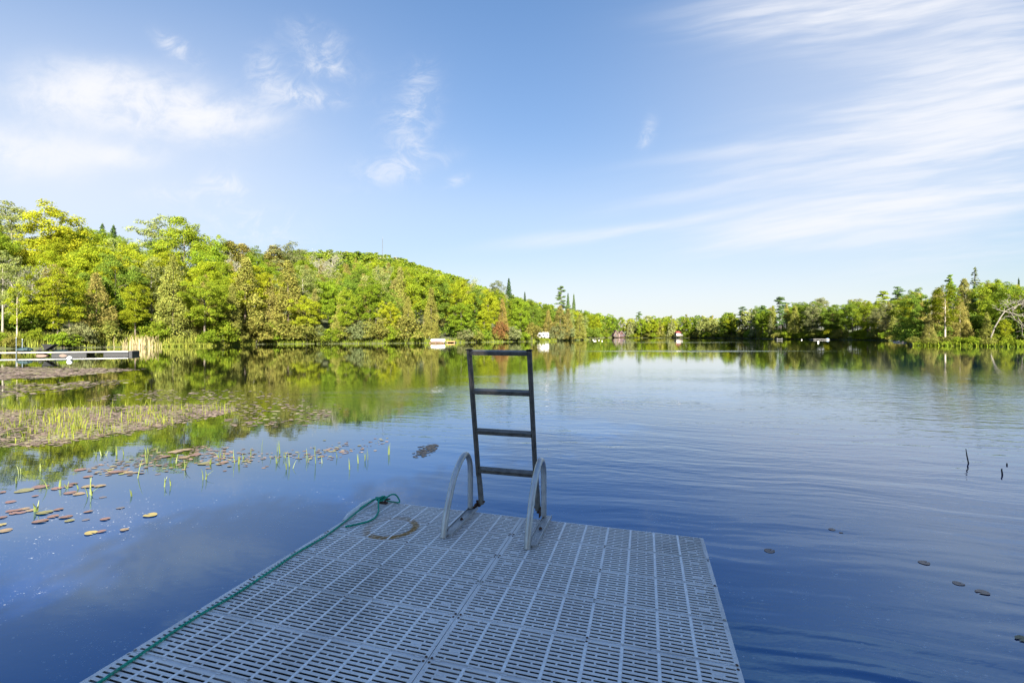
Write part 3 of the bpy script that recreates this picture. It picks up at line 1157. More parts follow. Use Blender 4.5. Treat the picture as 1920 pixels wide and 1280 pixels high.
for s_ in range(5):
    make_broad(100 + s_, Rr=3.5 + 0.4 * (s_ % 3), N=100 + 5 * s_, rmin=0.55, rmax=1.15, flat=0.78, per=270, size=0.215)
for s_ in range(3):      # tall loose tree with visible stem
    make_broad(130 + s_, H=15, Rr=2.7, zc=0.64, zr=0.34, N=62, kind='loose', rmin=0.55, rmax=1.05, flat=0.75, per=190, size=0.21, trunk_r=0.2)
for s_ in range(4):
    make_cedar(200 + s_, Rr=2.3 + 0.3 * s_)
for s_ in range(2):
    make_spruce(300 + s_)
make_spruce(310, kind='thin_spruce', Rr=1.9, gap=0.45, step=0.75, z0=0.25)
for s_ in range(3):
    make_pine(400 + s_)
for s_ in range(3):
    make_pale(500 + s_)
for s_ in range(4):
    make_shrub(600 + s_)
for s_ in range(3):      # low-density versions for far rows
    make_broad(700 + s_, N=64, per=40, size=0.62, kind='far_broad', zc=0.52, zr=0.46, flat=0.85)
    make_cedar(720 + s_, N=80, per=60, size=0.5, kind='far_cedar', Rr=2.9)

SPEC = {   # kind -> object name, category
    'broad': ('broadleaf_tree', 'tree'), 'far_broad': ('broadleaf_tree', 'tree'), 'loose': ('slender_tree', 'tree'),
    'cedar': ('cedar_tree', 'tree'), 'far_cedar': ('cedar_tree', 'tree'), 'spruce': ('spruce_tree', 'tree'), 'thin_spruce': ('spruce_tree', 'tree'),
    'pine': ('pine_tree', 'tree'), 'pale': ('budding_tree', 'tree'), 'shrub': ('shrub', 'shrub')}
NOUN = {'broad': 'broadleaf tree', 'far_broad': 'broadleaf tree', 'loose': 'slender broadleaf tree', 'cedar': 'cedar', 'far_cedar': 'cedar', 'spruce': 'spruce', 'thin_spruce': 'thin spruce', 'pine': 'pine', 'pale': 'budding tree', 'shrub': 'shrub'}
TINT = {
    'yellow-green': (0.265, 0.300, 0.020), 'bright green': (0.190, 0.255, 0.022), 'mid-green': (0.140, 0.205, 0.028),
    'pale green': (0.245, 0.285, 0.085), 'olive': (0.218, 0.222, 0.048), 'brownish olive': (0.222, 0.206, 0.056), 'grey-green': (0.190, 0.212, 0.088),
    'dark green': (0.062, 0.105, 0.038), 'deep green': (0.095, 0.152, 0.048), 'silvery': (0.32, 0.31, 0.23), 'rusty red': (0.185, 0.105, 0.038), 'rusty orange': (0.235, 0.198, 0.055)}
BARK = {'broad': (0.13, 0.105, 0.08), 'far_broad': (0.13, 0.105, 0.08), 'loose': (0.26, 0.235, 0.19), 'cedar': (0.10, 0.075, 0.055), 'far_cedar': (0.1, 0.075, 0.055), 'spruce': (0.08, 0.065, 0.05),
        'thin_spruce': (0.1, 0.08, 0.06), 'pine': (0.12, 0.095, 0.075), 'pale': (0.30, 0.275, 0.22), 'shrub': (0.12, 0.1, 0.08)}
TR = random.Random(77)


def plant(kind, X, Y, H, tint, label, group=None, wide=1.0, bark=None, z=None, variant=None, rz=None):
    P = PROTO[kind]
    cr, tr, H0 = P[variant % len(P)] if variant is not None else TR.choice(P)
    nm, cat = SPEC[kind]
    gz = float(ground_z(np.array([X]), np.array([Y]))[0]) if z is None else z
    rz = TR.uniform(0, 2 * PI) if rz is None else rz
    t = thing(nm, label, cat, (X, Y, max(gz, -0.1)), rz, group)
    s = H / H0
    t.scale = (s * wide, s * wide, s)
    col = TINT[tint] if isinstance(tint, str) else tint
    k = TR.uniform(0.88, 1.14)
    c = link('crown', cr, t)
    c.color = (col[0] * k * TR.uniform(0.93, 1.07), col[1] * k, col[2] * k, 1)
    b = link('stem' if kind == 'shrub' else 'trunk', tr, t)
    bk = bark or BARK[kind]
    b.color = (*bk, 1)
    return t


def plant_px(kind, px, top, Y, tint, label, group=None, wide=1.0, **kw):
    """a tree whose stem stands at photo column px, depth Y, reaching up to photo row top"""
    Y = max(Y, float(shore_y(px)) + 1.6)
    X = (px - 960) / F * Y
    gz = max(float(ground_z(np.array([X]), np.array([Y]))[0]), 0.0)
    H = CZ - (top - HZ) / F * Y - gz
    return plant(kind, X, Y, H, tint, label, group, wide, **kw)


# ---- trees one can pick out in the photograph: kind, px, top row, depth, tint, width, label
NAMED = [
    ('loose', 22, 372, 92, 'pale green', 1.2, 'tall pale green tree rising highest above the left end of the wooded slope'),
    ('broad', 95, 392, 84, 'yellow-green', 1.05, 'large yellow-green tree just right of the highest treetop on the left slope'),
    ('loose', 5, 468, 60, 'pale green', 0.95, 'pale-barked leaning tree at the left edge of the picture behind the low dock'),
    ('loose', 32, 528, 59, 'yellow-green', 0.9, 'thin yellow-green birch rising straight behind the low dock and its poles'),
    ('thin_spruce', 115, 402, 118, 'dark green', 1.0, 'small dark spruce tip poking above the left skyline near the large yellow-green tree'),
    ('spruce', 192, 417, 135, 'deep green', 1.2, 'dark pointed spruce on the left skyline, first of a close pair'),
    ('spruce', 213, 420, 135, 'deep green', 1.3, 'dark pointed spruce on the left skyline, right one of a close pair'),
    ('loose', 302, 403, 104, 'pale green', 1.25, 'tall open-crowned tree with a bare trunk left of the dense round treetop'),
    ('broad', 345, 412, 98, 'bright green', 0.95, 'dense round bright green treetop standing out on the left skyline'),
    ('broad', 395, 455, 96, 'bright green', 0.8, 'bright green tree tucked below the dense round treetop on its right'),
    ('broad', 160, 430, 92, 'bright green', 0.9, 'bright green tree on the left slope below the pair of spruce tips'),
    ('broad', 275, 505, 82, 'yellow-green', 0.85, 'vivid yellow-green maple glowing in the middle of the left slope'),
    ('broad', 330, 520, 80, 'yellow-green', 0.75, 'vivid yellow-green maple right beside a larger one of the same colour'),
    ('broad', 190, 470, 82, 'yellow-green', 0.8, 'yellow-green tree high on the left slope above the brushy bank'),
    ('broad', 60, 500, 70, 'yellow-green', 0.8, 'yellow-green leafy tree behind the thin birch by the low dock'),
    ('loose', 100, 490, 66, 'rusty orange', 0.9, 'brownish leaning tree with thin reddish leaves left of the dark gap'),
    ('broad', 130, 530, 68, 'mid-green', 0.7, 'mid-green tree over the dark gap above the low dock'),
    ('cedar', 385, 515, 80, 'brownish olive', 1.0, 'brownish cedar left of the pair of big olive cedars on the shore'),
    ('cedar', 460, 480, 88, 'olive', 1.25, 'large olive cedar on the shore, left one of the big pair'),
    ('cedar', 540, 488, 94, 'olive', 1.2, 'large pointed olive cedar on the shore, right one of the big pair'),
    ('cedar', 505, 520, 92, 'brownish olive', 0.9, 'smaller brownish cedar wedged between the two big olive cedars'),
    ('cedar', 432, 451, 125, 'olive', 2.1, 'brownish olive cedar on the skyline right of the dense round treetop'),
    ('loose', 545, 452, 150, 'grey-green', 1.3, 'grey-green tree on the skyline above the pointed olive cedar'),
    ('cedar', 515, 459, 150, 'brownish olive', 1.9, 'brown-tinged cedar on the skyline left of the grey-green tree'),
    ('cedar', 456, 457, 140, 'brownish olive', 2.0, 'broad brownish cedar on the skyline between the two other skyline cedars'),
    ('broad', 484, 464, 150, 'mid-green', 1.0, 'mid-green rounded treetop in the skyline dip left of the hilltop'),
    ('broad', 408, 446, 122, 'bright green', 0.8, 'bright green treetop on the skyline just right of the dense round one'),
    ('pale', 622, 468, 140, 'silvery', 1.2, 'silvery bare-looking tree high on the slope below the hilltop'),
    ('pale', 440, 470, 118, 'silvery', 1.0, 'small silvery budding tree behind the big olive cedars'),
    ('pale', 205, 455, 96, 'silvery', 0.8, 'whitish bare tree in the middle of the left slope'),
    ('broad', 600, 518, 104, 'bright green', 0.9, 'bright green tree right of the pointed olive cedar on the shore'),
    ('broad', 655, 520, 106, 'mid-green', 0.9, 'rich green rounded tree on the mid shore below the silvery tree'),
    ('cedar', 590, 540, 98, 'brownish olive', 0.8, 'short brownish cedar at the water right of the pointed olive cedar'),
    ('cedar', 640, 545, 100, 'olive', 0.9, 'short olive cedar at the water below the rich green rounded tree'),
    ('spruce', 693, 525, 140, 'dark green', 0.75, 'short dark spruce on the slope left of a taller spruce'),
    ('spruce', 709, 497, 150, 'dark green', 0.8, 'taller dark spruce standing alone below the hilltop mast'),
    ('broad', 735, 545, 104, 'mid-green', 0.75, 'deep green leafy tree beside white birch stems on the mid shore'),
    ('loose', 715, 560, 101, 'yellow-green', 0.8, 'thin white-stemmed birch among shrubs on the mid shore'),
    ('cedar', 765, 555, 104, 'olive', 0.85, 'olive cedar leaning over the shrubs left of the covered boat'),
    ('broad', 795, 505, 112, 'bright green', 1.05, 'largest bright green tree on the mid shore, above the covered boat'),
    ('broad', 855, 520, 116, 'yellow-green', 0.95, 'yellow-green tree right of the largest bright green tree on the mid shore'),
    ('cedar', 750, 500, 130, 'brownish olive', 1.0, 'brownish cedar rising behind the largest bright green tree'),
    ('pale', 885, 515, 160, 'pale green', 1.0, 'pale budding tree on the slope left of the dark skyline spruce'),
    ('broad', 915, 545, 124, 'yellow-green', 0.9, 'yellow-green tree left of the red-leaved bush on the mid shore'),
    ('cedar', 942, 560, 126, 'rusty orange', 0.9, 'orange-tinged cedar directly above the red-leaved bush'),
    ('shrub', 940, 596, 121, 'rusty red', 0.62, 'rust-red bush glowing among the green trees behind the ladder'),
    ('broad', 975, 560, 126, 'bright green', 0.85, 'bright green tree right of the red-leaved bush'),
    ('spruce', 954, 520, 215, 'dark green', 1.1, 'dark pointed spruce on the skyline above the red-leaved bush'),
    ('loose', 930, 523, 215, 'grey-green', 1.4, 'pale open tree on the skyline just left of a dark pointed spruce'),
    ('spruce', 984, 546, 210, 'dark green', 0.8, 'small narrow spruce on the descending skyline left of the tall pine'),
    ('pine', 1052, 535, 190, 'deep green', 0.85, 'tall dark pine standing above the trees over the white camper'),
    ('spruce', 1065, 548, 200, 'deep green', 0.8, 'dark spruce touching the tall pine over the white camper'),
    ('spruce', 1076, 550, 205, 'deep green', 0.75, 'slim dark spruce right of the tall pine over the camper'),
    ('cedar', 1050, 572, 150, 'brownish olive', 1.3, 'brownish cedar at the water right of the white camper'),
    ('cedar', 1087, 588, 172, 'olive', 1.3, 'olive cedar at the tip of the near headland right of the camper'),
    ('broad', 1070, 585, 168, 'pale green', 0.7, 'pale green tree on the near headland behind the olive cedar tip'),
    ('broad', 1262, 598, 335, 'yellow-green', 0.8, 'yellow tree glowing left of the red-roofed far cottage'),
    ('broad', 1205, 604, 365, (0.2, 0.17, 0.06), 0.7, 'pale tan rounded tree between the two far cottages'),
    ('pine', 1198, 584, 385, 'deep green', 1.4, 'dark pine on the far skyline between the two far cottages'),
    ('broad', 1372, 590, 275, 'yellow-green', 0.8, 'yellow-green tree standing out on the far shore left of the tall pines'),
    ('pine', 1462, 556, 228, 'deep green', 1.45, 'tallest broad dark pine on the far shore'),
    ('pine', 1392, 574, 250, 'deep green', 1.3, 'dark irregular pine on the far shore left of the tallest pine'),
    ('pine', 1430, 572, 240, 'deep green', 1.3, 'dark pine just left of the tallest pine on the far shore'),
    ('spruce', 1445, 590, 222, 'grey-green', 1.0, 'grey-green spruce at the water below the tallest pine'),
    ('cedar', 1515, 605, 196, 'olive', 1.4, 'rounded olive cedar at the water left of the white raft'),
    ('cedar', 1560, 582, 192, 'olive', 1.35, 'taller olive cedar behind the white raft, left of the brick cottage'),
    ('broad', 1540, 560, 215, 'grey-green', 0.9, 'grey-green rounded tree behind the white raft'),
    ('broad', 1608, 562, 190, 'olive', 0.95, 'large olive-brown rounded tree above the brick cottage'),
    ('cedar', 1640, 575, 176, 'brownish olive', 1.2, 'brownish cedar between the brick cottage and the dark pine bank'),
    ('pine', 1655, 545, 185, 'bright green', 1.3, 'bright green open pine on the skyline behind the flat rock'),
    ('pine', 1690, 580, 140, 'grey-green', 1.0, 'bushy grey-green pine drooping over the flat pale rock'),
    ('pine', 1683, 537, 165, 'deep green', 1.25, 'upright pine on the skyline above the flat pale rock'),
    ('broad', 1715, 540, 130, 'mid-green', 0.8, 'mid-green tree on the skyline left of the right headland'),
    ('loose', 1772, 530, 76, (0.13, 0.165, 0.008), 1.15, 'bright green tree with a tall bare pale trunk at the tip of the right headland'),
    ('cedar', 1742, 588, 77, 'brownish olive', 1.0, 'brownish cedar left of the bare pale trunk on the right headland'),
    ('cedar', 1800, 560, 78, 'brownish olive', 1.1, 'golden-brown cedar right of the bare pale trunk on the right headland'),
    ('cedar', 1808, 522, 92, 'brownish olive', 1.0, 'tall brownish cedar rising behind the bright tree on the right headland'),
    ('pine', 1782, 514, 100, 'mid-green', 0.7, 'green pine whose tip tops the bright tree on the right headland'),
    ('spruce', 1827, 532, 88, 'dark green', 0.85, 'dark narrow spruce in the middle of the right headland'),
    ('thin_spruce', 1828, 500, 104, 'grey-green', 1.3, 'tall thin spruce with gaps, highest tip of the right headland'),
    ('broad', 1868, 524, 92, 'bright green', 0.8, 'bright green tree above the fallen bare branches at the right'),
    ('spruce', 1910, 520, 104, 'dark green', 0.6, 'small dark spruce tip on the skyline at the right edge'),
    ('broad', 1905, 540, 82, 'yellow-green', 0.75, 'yellow-green tree at the right edge behind the bare branches'),
    ('cedar', 1850, 585, 74, 'olive', 0.9, 'olive cedar left of the fallen bare branches on the right headland'),
    ('broad', 1885, 598, 70, 'yellow-green', 0.6, 'low yellow-green tree under the fallen bare branches'),
]
n_named = 0
for kind, px, top, Y, tint, wide, label in NAMED:
    kw = {}
    if 'birch' in label or 'pale trunk' in label:
        kw['bark'] = (0.42, 0.36, 0.28)
    plant_px(kind, px, top, Y, tint, label, None, wide, **kw)

# ---- the rest of the wood, row by row behind them
taken = [((px - 960) / F * Y, Y) for _, px, _, Y, _, _, _ in NAMED]
CAMPER = at_z(1018, 634.2, 0.9)


def blocked(X, Y, px):
    if any((X - a) ** 2 + (Y - b_) ** 2 < 6.0 for a, b_ in taken): return True
    if 1003 < px < 1032 and Y < 152: return True         # camper clearing
    if 1140 < px < 1180 and Y < 368: return True         # gabled cottage
    if 1262 < px < 1284 and Y < 340: return True
    if 1578 < px < 1594 and Y < 186: return True
    if 790 < px < 870 and Y < 106: return True
    return False


def zone_of(px, Y):
    if px < 560: return 'on the wooded slope left of the two big olive cedars' if px < 400 else 'on the slope around the two big olive cedars'
    if px < 870: return 'on the slope below the hilltop mast'
    if px < 1113: return 'behind the shore near the white camper'
    if px < 1420: return 'on the far shore around the two far cottages'
    if px < 1706: return 'on the shore around the brick cottage and white raft'
    return 'on the headland with the bare branches'


def mix_for(px, Y, rng):
    r = rng.random()
    if px < 560:
        opts = [('broad', 'yellow-green', .24), ('broad', 'bright green', .26), ('loose', 'pale green', .12), ('broad', 'mid-green', .08), ('cedar', 'brownish olive', .17), ('cedar', 'olive', .10), ('pale', 'silvery', .03)]
    elif px < 1113:
        opts = [('broad', 'bright green', .30), ('broad', 'yellow-green', .14), ('broad', 'mid-green', .12), ('loose', 'pale green', .10), ('cedar', 'brownish olive', .18), ('cedar', 'olive', .12), ('pale', 'silvery', .04)]
    elif px < 1420:
        opts = [('far_broad', 'bright green', .30), ('far_broad', 'pale green', .18), ('far_broad', 'mid-green', .14), ('far_broad', 'yellow-green', .08), ('far_cedar', 'olive', .14), ('far_cedar', 'grey-green', .08), ('pine', 'deep green', .04), ('pale', 'silvery', .04)]
    elif px < 1706:
        opts = [('broad', 'mid-green', .22), ('broad', 'grey-green', .07), ('cedar', 'olive', .16), ('pine', 'deep green', .05), ('broad', 'bright green', .34), ('broad', 'yellow-green', .10), ('cedar', 'brownish olive', .06)]
    else:
        opts = [('broad', 'bright green', .30), ('cedar', 'brownish olive', .36), ('broad', 'yellow-green', .08), ('spruce', 'dark green', .06), ('pine', 'mid-green', .10), ('broad', 'mid-green', .10)]
    for k, t, p in opts:
        r -= p
        if r <= 0: return k, t
    return opts[0][0], opts[0][1]


rng = random.Random(9)
count = 0
cand = []
zones = [(-170, 560, 0, 78, 5.9), (560, 1113, 0, 100, 7.4), (1113, 1430, 0, 44, 7.6), (1430, 1706, 0, 46, 7.4), (1706, 2080, 0, 34, 5.2)]
for (p0, p1, d0, d1, sp) in zones:
    row = 0
    d = 2.5
    while d < d1:
        px = p0 + rng.uniform(0, 20)
        while px < p1:
            ys = float(shore_y(px))
            Y = ys + d + rng.uniform(-1.5, 1.5)
            if Y - ys < 1.5: Y = ys + 1.5
            X = (px - 960) / F * Y
            step = sp * F / Y * rng.uniform(0.75, 1.3)
            pxx = px
            px += step
            yc = float(np.interp(pxx, CR[0], CR[1]))
            if Y > min(yc + 4, 225 if 560 <= pxx < 1113 else 999): continue
            if blocked(X, Y, pxx): continue
            kind, tint = mix_for(pxx, Y, rng)
            H = {'broad': 12.5, 'far_broad': 15, 'loose': 13.5, 'cedar': 12, 'far_cedar': 15, 'pale': 13, 'pine': 17, 'spruce': 13}[kind] * rng.uniform(0.78, 1.18)
            if row == 0 and kind not in ('cedar', 'far_cedar') and pxx < 1113: H *= 0.75
            if pxx > 1113: H = 26 * rng.uniform(0.6, 1.0) * (0.8 if row == 0 else 1)
            gz = max(float(ground_z(np.array([X]), np.array([Y]))[0]), 0)
            lim = CZ - (float(skyline(pxx)) + rng.uniform(4, 16) - HZ) / F * Y - gz
            if H > lim:
                if lim < 5: continue
                H = lim * (1 if row < 3 or pxx < 1113 else rng.uniform(0.85, 1))
            zn = zone_of(pxx, Y)
            cand.append((Y, pxx, kind, X, H, tint, zn, rng.uniform(0.85, 1.2), gz))
        d += sp * 0.82
        row += 1

HALF = {'broad': 0.27, 'far_broad': 0.27, 'loose': 0.17, 'cedar': 0.17, 'far_cedar': 0.18, 'pale': 0.15, 'pine': 0.16, 'spruce': 0.13, 'thin_spruce': 0.1, 'shrub': 0.5}
buf = np.full(2800, 900.0)


def crown_top(px, top, w, cols):
    f = np.clip(np.abs(cols - px) / max(w, 1.0), 0, 1)
    return top + (HZ - top) * 0.45 * f ** 2


allc = list(cand) + [(max(Y, float(shore_y(px)) + 1.6), px, kind, None, top, None, None, wide, 0) for kind, px, top, Y, tint, wide, label in NAMED]
allc.sort(key=lambda q: q[0])
for (Y, px, kind, X, H, tint, zn, wide, gz) in allc:
    if X is None:
        top = H
        Hh = (HZ - top) / F * Y
    else:
        top = HZ - (gz + H - CZ) * F / Y
        Hh = H
    w = HALF[kind] * Hh * wide * F / Y
    cols = np.arange(int(max(px - w * 0.8, -300)), int(min(px + w * 0.8, 2400)) + 1)
    ct = crown_top(px, top, w, cols)
    if X is not None:
        if not np.any(ct < buf[cols + 350] - 2.5): continue
        plant(kind, X, Y, H, tint, f'{tint} {NOUN[kind]} {zn}', f'{tint} {NOUN[kind]}s {zn}', wide)
        count += 1
    buf[cols + 350] = np.minimum(buf[cols + 350], ct + 3.0)

# ---- shrubs overhanging the water
rng = random.Random(21)
px = 150.0
while px < 1105:
    ys = float(shore_y(px))
    Y = ys + rng.uniform(0.6, 2.2)
    X = (px - 960) / F * Y
    if not (795 < px < 862) and not (1000 < px < 1034) and not (228 < px < 292) and not (px < 480 and rng.random() < 0.25):
        tint = rng.choice(['olive', 'olive', 'grey-green', 'bright green'])
        H = rng.uniform(2.2, 4.6) * (1.15 if px > 480 else 0.9)
        z = 'along the left bank' if px < 480 else 'overhanging the water on the mid shore'
        plant('shrub', X, Y, H, tint, f'{tint} shrub {z}', f'{tint} shrubs {z}', rng.uniform(0.85, 1.15))
    px += rng.uniform(1.7, 3.2) * F / Y
for (pa, pb, z, lo, hi, stp) in ((1118, 1430, 'at the far water edge', 2.0, 4.6, 4), (1430, 1706, 'at the water edge near the white raft', 1.6, 4.4, 2.6), (1712, 2060, 'at the water edge of the right headland', 0.6, 2.0, 2.4), (-160, 150, 'behind the low dock', 1.2, 2.6, 3)):
    px = pa
    while px < pb:
        ys = float(shore_y(px))
        Y = ys + rng.uniform(0.5, 2.0)
        X = (px - 960) / F * Y
        if not (1140 < px < 1178 or 1264 < px < 1282 or 1578 < px < 1594):
            tint = rng.choice(['olive', 'olive', 'bright green']) if px > 1706 or px < 150 else rng.choice(['olive', 'yellow-green', 'bright green'])
            plant('shrub', X, Y, rng.uniform(lo, hi), tint, f'{tint} shrub {z}', f'{tint} shrubs {z}', rng.uniform(0.9, 1.3))
        px += rng.uniform(0.6, 1.4) * stp * F / Y


# ---- understorey closing the gaps between the stems
for (pa, pb, zn, deps, sp2_) in ((-160, 560, 'under the trees of the left slope', (7, 15), 4.5), (560, 1113, 'under the trees of the mid shore', (6,), 5.5), (1113, 1430, 'under the trees of the far shore', (7, 14), 6.5), (1430, 1706, 'under the trees near the white raft', (6, 13), 5.5), (1712, 2080, 'under the trees of the right headland', (5, 10, 16), 3.4)):
    for dep in deps:
        px = pa
        while px < pb:
            Y = float(shore_y(px)) + dep + rng.uniform(-1.5, 1.5)
            X = (px - 960) / F * Y
            if not blocked(X, Y, px):
                plant('shrub', X, Y, rng.uniform(2.6, 5.0), 'mid-green', f'mid-green bush {zn}', f'mid-green bushes {zn}', rng.uniform(0.9, 1.3))
            px += sp2_ * F / Y * rng.uniform(0.7, 1.3)


# ---- trees on the near bank behind the viewer, which keep the dock in shade
for (p, q, H, wd) in ((-3.6, 8.2, 6.3, 1.4), (-1.4, 7.8, 6.5, 1.45), (0.5, 8.6, 8.2, 1.4), (2.3, 7.6, 8.2, 1.4), (1.2, 7.2, 7.4, 1.4), (-0.9, 9.4, 8.5, 1.3), (0.0, 7.0, 6.8, 1.4), (1.6, 10.0, 9.0, 1.35), (4.3, 8.4, 8.4, 1.4), (-0.6, 10.2, 7.4, 1.4), (4.4, 11.0, 13.0, 1.1), (7.2, 8.5, 11.0, 1.1), (9.2, 10.5, 13.5, 1.0), (12.2, 9.5, 12.5, 0.95), (6.4, 12.8, 14.0, 1.0)):
    sa = R(SUN_AZ)
    sx, sy = math.sin(sa), math.cos(sa)
    X, Y = p * -sy + q * sx, p * sx + q * sy
    plant('broad', X, Y, H, 'mid-green', 'leafy tree on the near bank shading the dock', 'trees on the near bank', wd, z=0.3)


# ---- far hill canopy, one unbroken mass
def hill_forest():
    rng = np.random.default_rng(5)
    allv, allc = [], []
    base = []
    for k in range(6):
        N = 16
        d = rng.normal(0, 1, (N, 3)); d /= np.linalg.norm(d, axis=1)[:, None]
        cs = d * (rng.random(N) ** 0.35)[:, None] * np.array([3.2, 3.2, 4.0]) + np.array([0, 0, 8.0])
        base.append(clump_leaves(cs, 0.9 + 0.8 * rng.random(N), 0.65, 20, 0.95, rng, -0.2, 0.55))
    n = 0
    for Y in np.arange(205, 372, 7.0):
        px = 500 + rng.random() * 20
        while px < 1115:
            X = (px - 960) / F * Y
            yc = np.interp(px, CR[0], CR[1])
            if Y < yc + 8 and Y > shore_y(px) + 60:
                gz = float(ground_z(np.array([X]), np.array([Y]))[0])
                s = rng.uniform(0.75, 1.12)
                lim = CZ - (float(skyline(px)) + rng.uniform(0, 5) - HZ) / F * Y - gz
                s = min(s, lim / 13.2)
                if s > 0.4:
                    b_ = base[rng.integers(6)]
                    a = rng.random() * 6.28
                    ca, sa = math.cos(a), math.sin(a)
                    V = b_ * s
                    V = np.stack([V[..., 0] * ca - V[..., 1] * sa + X, V[..., 0] * sa + V[..., 1] * ca + Y, V[..., 2] + gz], -1)
                    allv.append(V)
                    n += 1
            px += 6.0 * F / Y * rng.uniform(0.8, 1.25)
    V = np.concatenate(allv)
    m = bpy.data.materials.new('hill leaves')
    m.use_nodes = True
    nt = m.node_tree
    nt.nodes.clear()
    b = NB(nt)
    ge = b.node('ShaderNodeNewGeometry')
    vo = b.node('ShaderNodeTexVoronoi', feature='F1')
    vo.inputs['Scale'].default_value = 0.14
    x, y, z = b.sep(ge.outputs['Position'])
    b.link(b.xyz(x, y, 0.0), vo.inputs['Vector'])
    r1, r2, r3 = b.sep(vo.outputs['Color'])
    c = b.mixc(r1, (0.125, 0.185, 0.018), (0.205, 0.245, 0.022))
    c = b.mixc(b.smooth(r2, 0.86, 0.92), c, (0.26, 0.25, 0.15))
    c = b.mixc(b.smooth(r3, 0.78, 0.82), c, (0.085, 0.135, 0.02))
    c = b.mixc(b.mul(ge.outputs['Random Per Island'], 0.3), c, (0.09, 0.13, 0.012))
    d = b.node('ShaderNodeBsdfDiffuse')
    t = b.node('ShaderNodeBsdfTranslucent')
    b.link(c, d.inputs[0]); b.link(c, t.inputs[0])
    mx = b.node('ShaderNodeMixShader'); mx.inputs[0].default_value = 0.3
    b.link(d.outputs[0], mx.inputs[1]); b.link(t.outputs[0], mx.inputs[2])
    o_ = b.node('ShaderNodeOutputMaterial')
    b.link(mx.outputs[0], o_.inputs[0])
    o = link('hill_forest', quad_mesh('hill_forest', V, m))
    tag(o, 'bright green forest canopy covering the distant hill', None, None, 'stuff')
    return n


nh = hill_forest()
print('filler trees', count, 'hill', nh, 'objects', len(bpy.data.objects))

# ---- communications mast on the hilltop
def build_mast():
    p = at_y(717, 470, 352)
    t = thing('radio_mast', 'thin grey radio mast rising from the green hilltop', 'mast', (p.x, p.y, p.z - 12))
    H = (CZ - (446 - HZ) / F * 352) - (p.z - 12)
    mb = MB()
    for k in range(3):
        a = 2 * PI * k / 3
        mb.tube([(0.28 * math.cos(a), 0.28 * math.sin(a), 0), (0.22 * math.cos(a), 0.22 * math.sin(a), H - 1)], 0.06, 5)
    for i in range(int(H / 1.2)):
        z = i * 1.2
        for k in range(3):
            a, a2 = 2 * PI * k / 3, 2 * PI * (k + 1) / 3
            mb.tube([(0.25 * math.cos(a), 0.25 * math.sin(a), z), (0.25 * math.cos(a2), 0.25 * math.sin(a2), z + 1.2)], 0.03, 4)
    mb.build('lattice', plain('galvanised steel', (0.12, 0.13, 0.14), 0.6, 0.2), t)
    MB().tube([(0, 0, H - 1.2), (0, 0, H + 0.8)], 0.05, 6).build('antenna', M_SLEEVE, t)


build_mast()


# ---------------------------------------------------------------- bank grass and reeds
def blades(name, spots, rng, h=(0.3, 0.8), wd=0.05, lean=0.25, col=(0.13, 0.17, 0.02), label='', cat=None, kind='stuff', seg=True):
    P = np.array(spots, float)
    N = len(P)
    H = h[0] + (h[1] - h[0]) * rng.random(N) ** 1.3
    a = rng.random(N) * 2 * PI
    w_ = wd * (0.6 + 0.8 * rng.random(N)) * 0.5
    side = np.stack([np.cos(a) * w_, np.sin(a) * w_, np.zeros(N)], 1)
    la = rng.random(N) * 2 * PI
    ln = np.abs(rng.normal(0, lean, N)) * H
    mid = P + np.stack([np.cos(la) * ln * 0.3, np.sin(la) * ln * 0.3, H * 0.55], 1)
    tip = P + np.stack([np.cos(la) * ln, np.sin(la) * ln, H], 1)
    q1 = np.stack([P - side, P + side, mid + side * 0.8, mid - side * 0.8], 1)
    q2 = np.stack([mid - side * 0.8, mid + side * 0.8, tip + side * 0.12, tip - side * 0.12], 1)
    o = link(name, quad_mesh(name, np.concatenate([q1, q2]), M_GRASS))
    o.color = (*col, 1)
    tag(o, label, cat, None, kind)
    return o


def bank_spots(p0, p1, n, rng, depth=(0.0, 2.2), inset=0.4):
    out = []
    for i in range(n):
        px = rng.uniform(p0, p1)
        Y = float(shore_y(px)) + inset + rng.uniform(*depth)
        X = (px - 960) / F * Y
        out.append((X, Y, max(float(ground_z(np.array([X]), np.array([Y]))[0]), 0) - 0.05))
    return out


g = np.random.default_rng(3)
blades('bank_grass', bank_spots(-120, 500, 5200, g, (0, 3.0)), g, (0.5, 1.5), 0.10, 0.25, (0.17, 0.19, 0.035), 'tall pale green grass along the left bank')
blades('shore_grass', bank_spots(500, 1113, 2600, g, (0, 1.2), 0.2), g, (0.3, 0.9), 0.14, 0.3, (0.12, 0.15, 0.02), 'low green grass edging the mid shore water')
blades('far_grass', bank_spots(1118, 1706, 1500, g, (0, 2.5), 0.1), g, (0.3, 0.9), 0.3, 0.3, (0.13, 0.15, 0.03), 'low grass edging the far shore')
blades('headland_grass', bank_spots(1712, 2050, 2200, g, (-0.2, 2.0), 0.1), g, (0.25, 0.75), 0.16, 0.4, (0.12, 0.16, 0.015), 'low bright weeds at the waterline of the right headland')
# a grassy spit in front of the left bank trees
sp_ = [(x_, y_ - 1.2 - q, 0.0) for (x_, y_, z_) in bank_spots(300, 485, 1500, g, (-0.6, 0.8), 0.1) for q in (0.0,)]
blades('spit_grass', sp_, g, (0.2, 0.6), 0.12, 0.4, (0.16, 0.18, 0.03), 'low pale grass on the flat spit below the left bank trees')


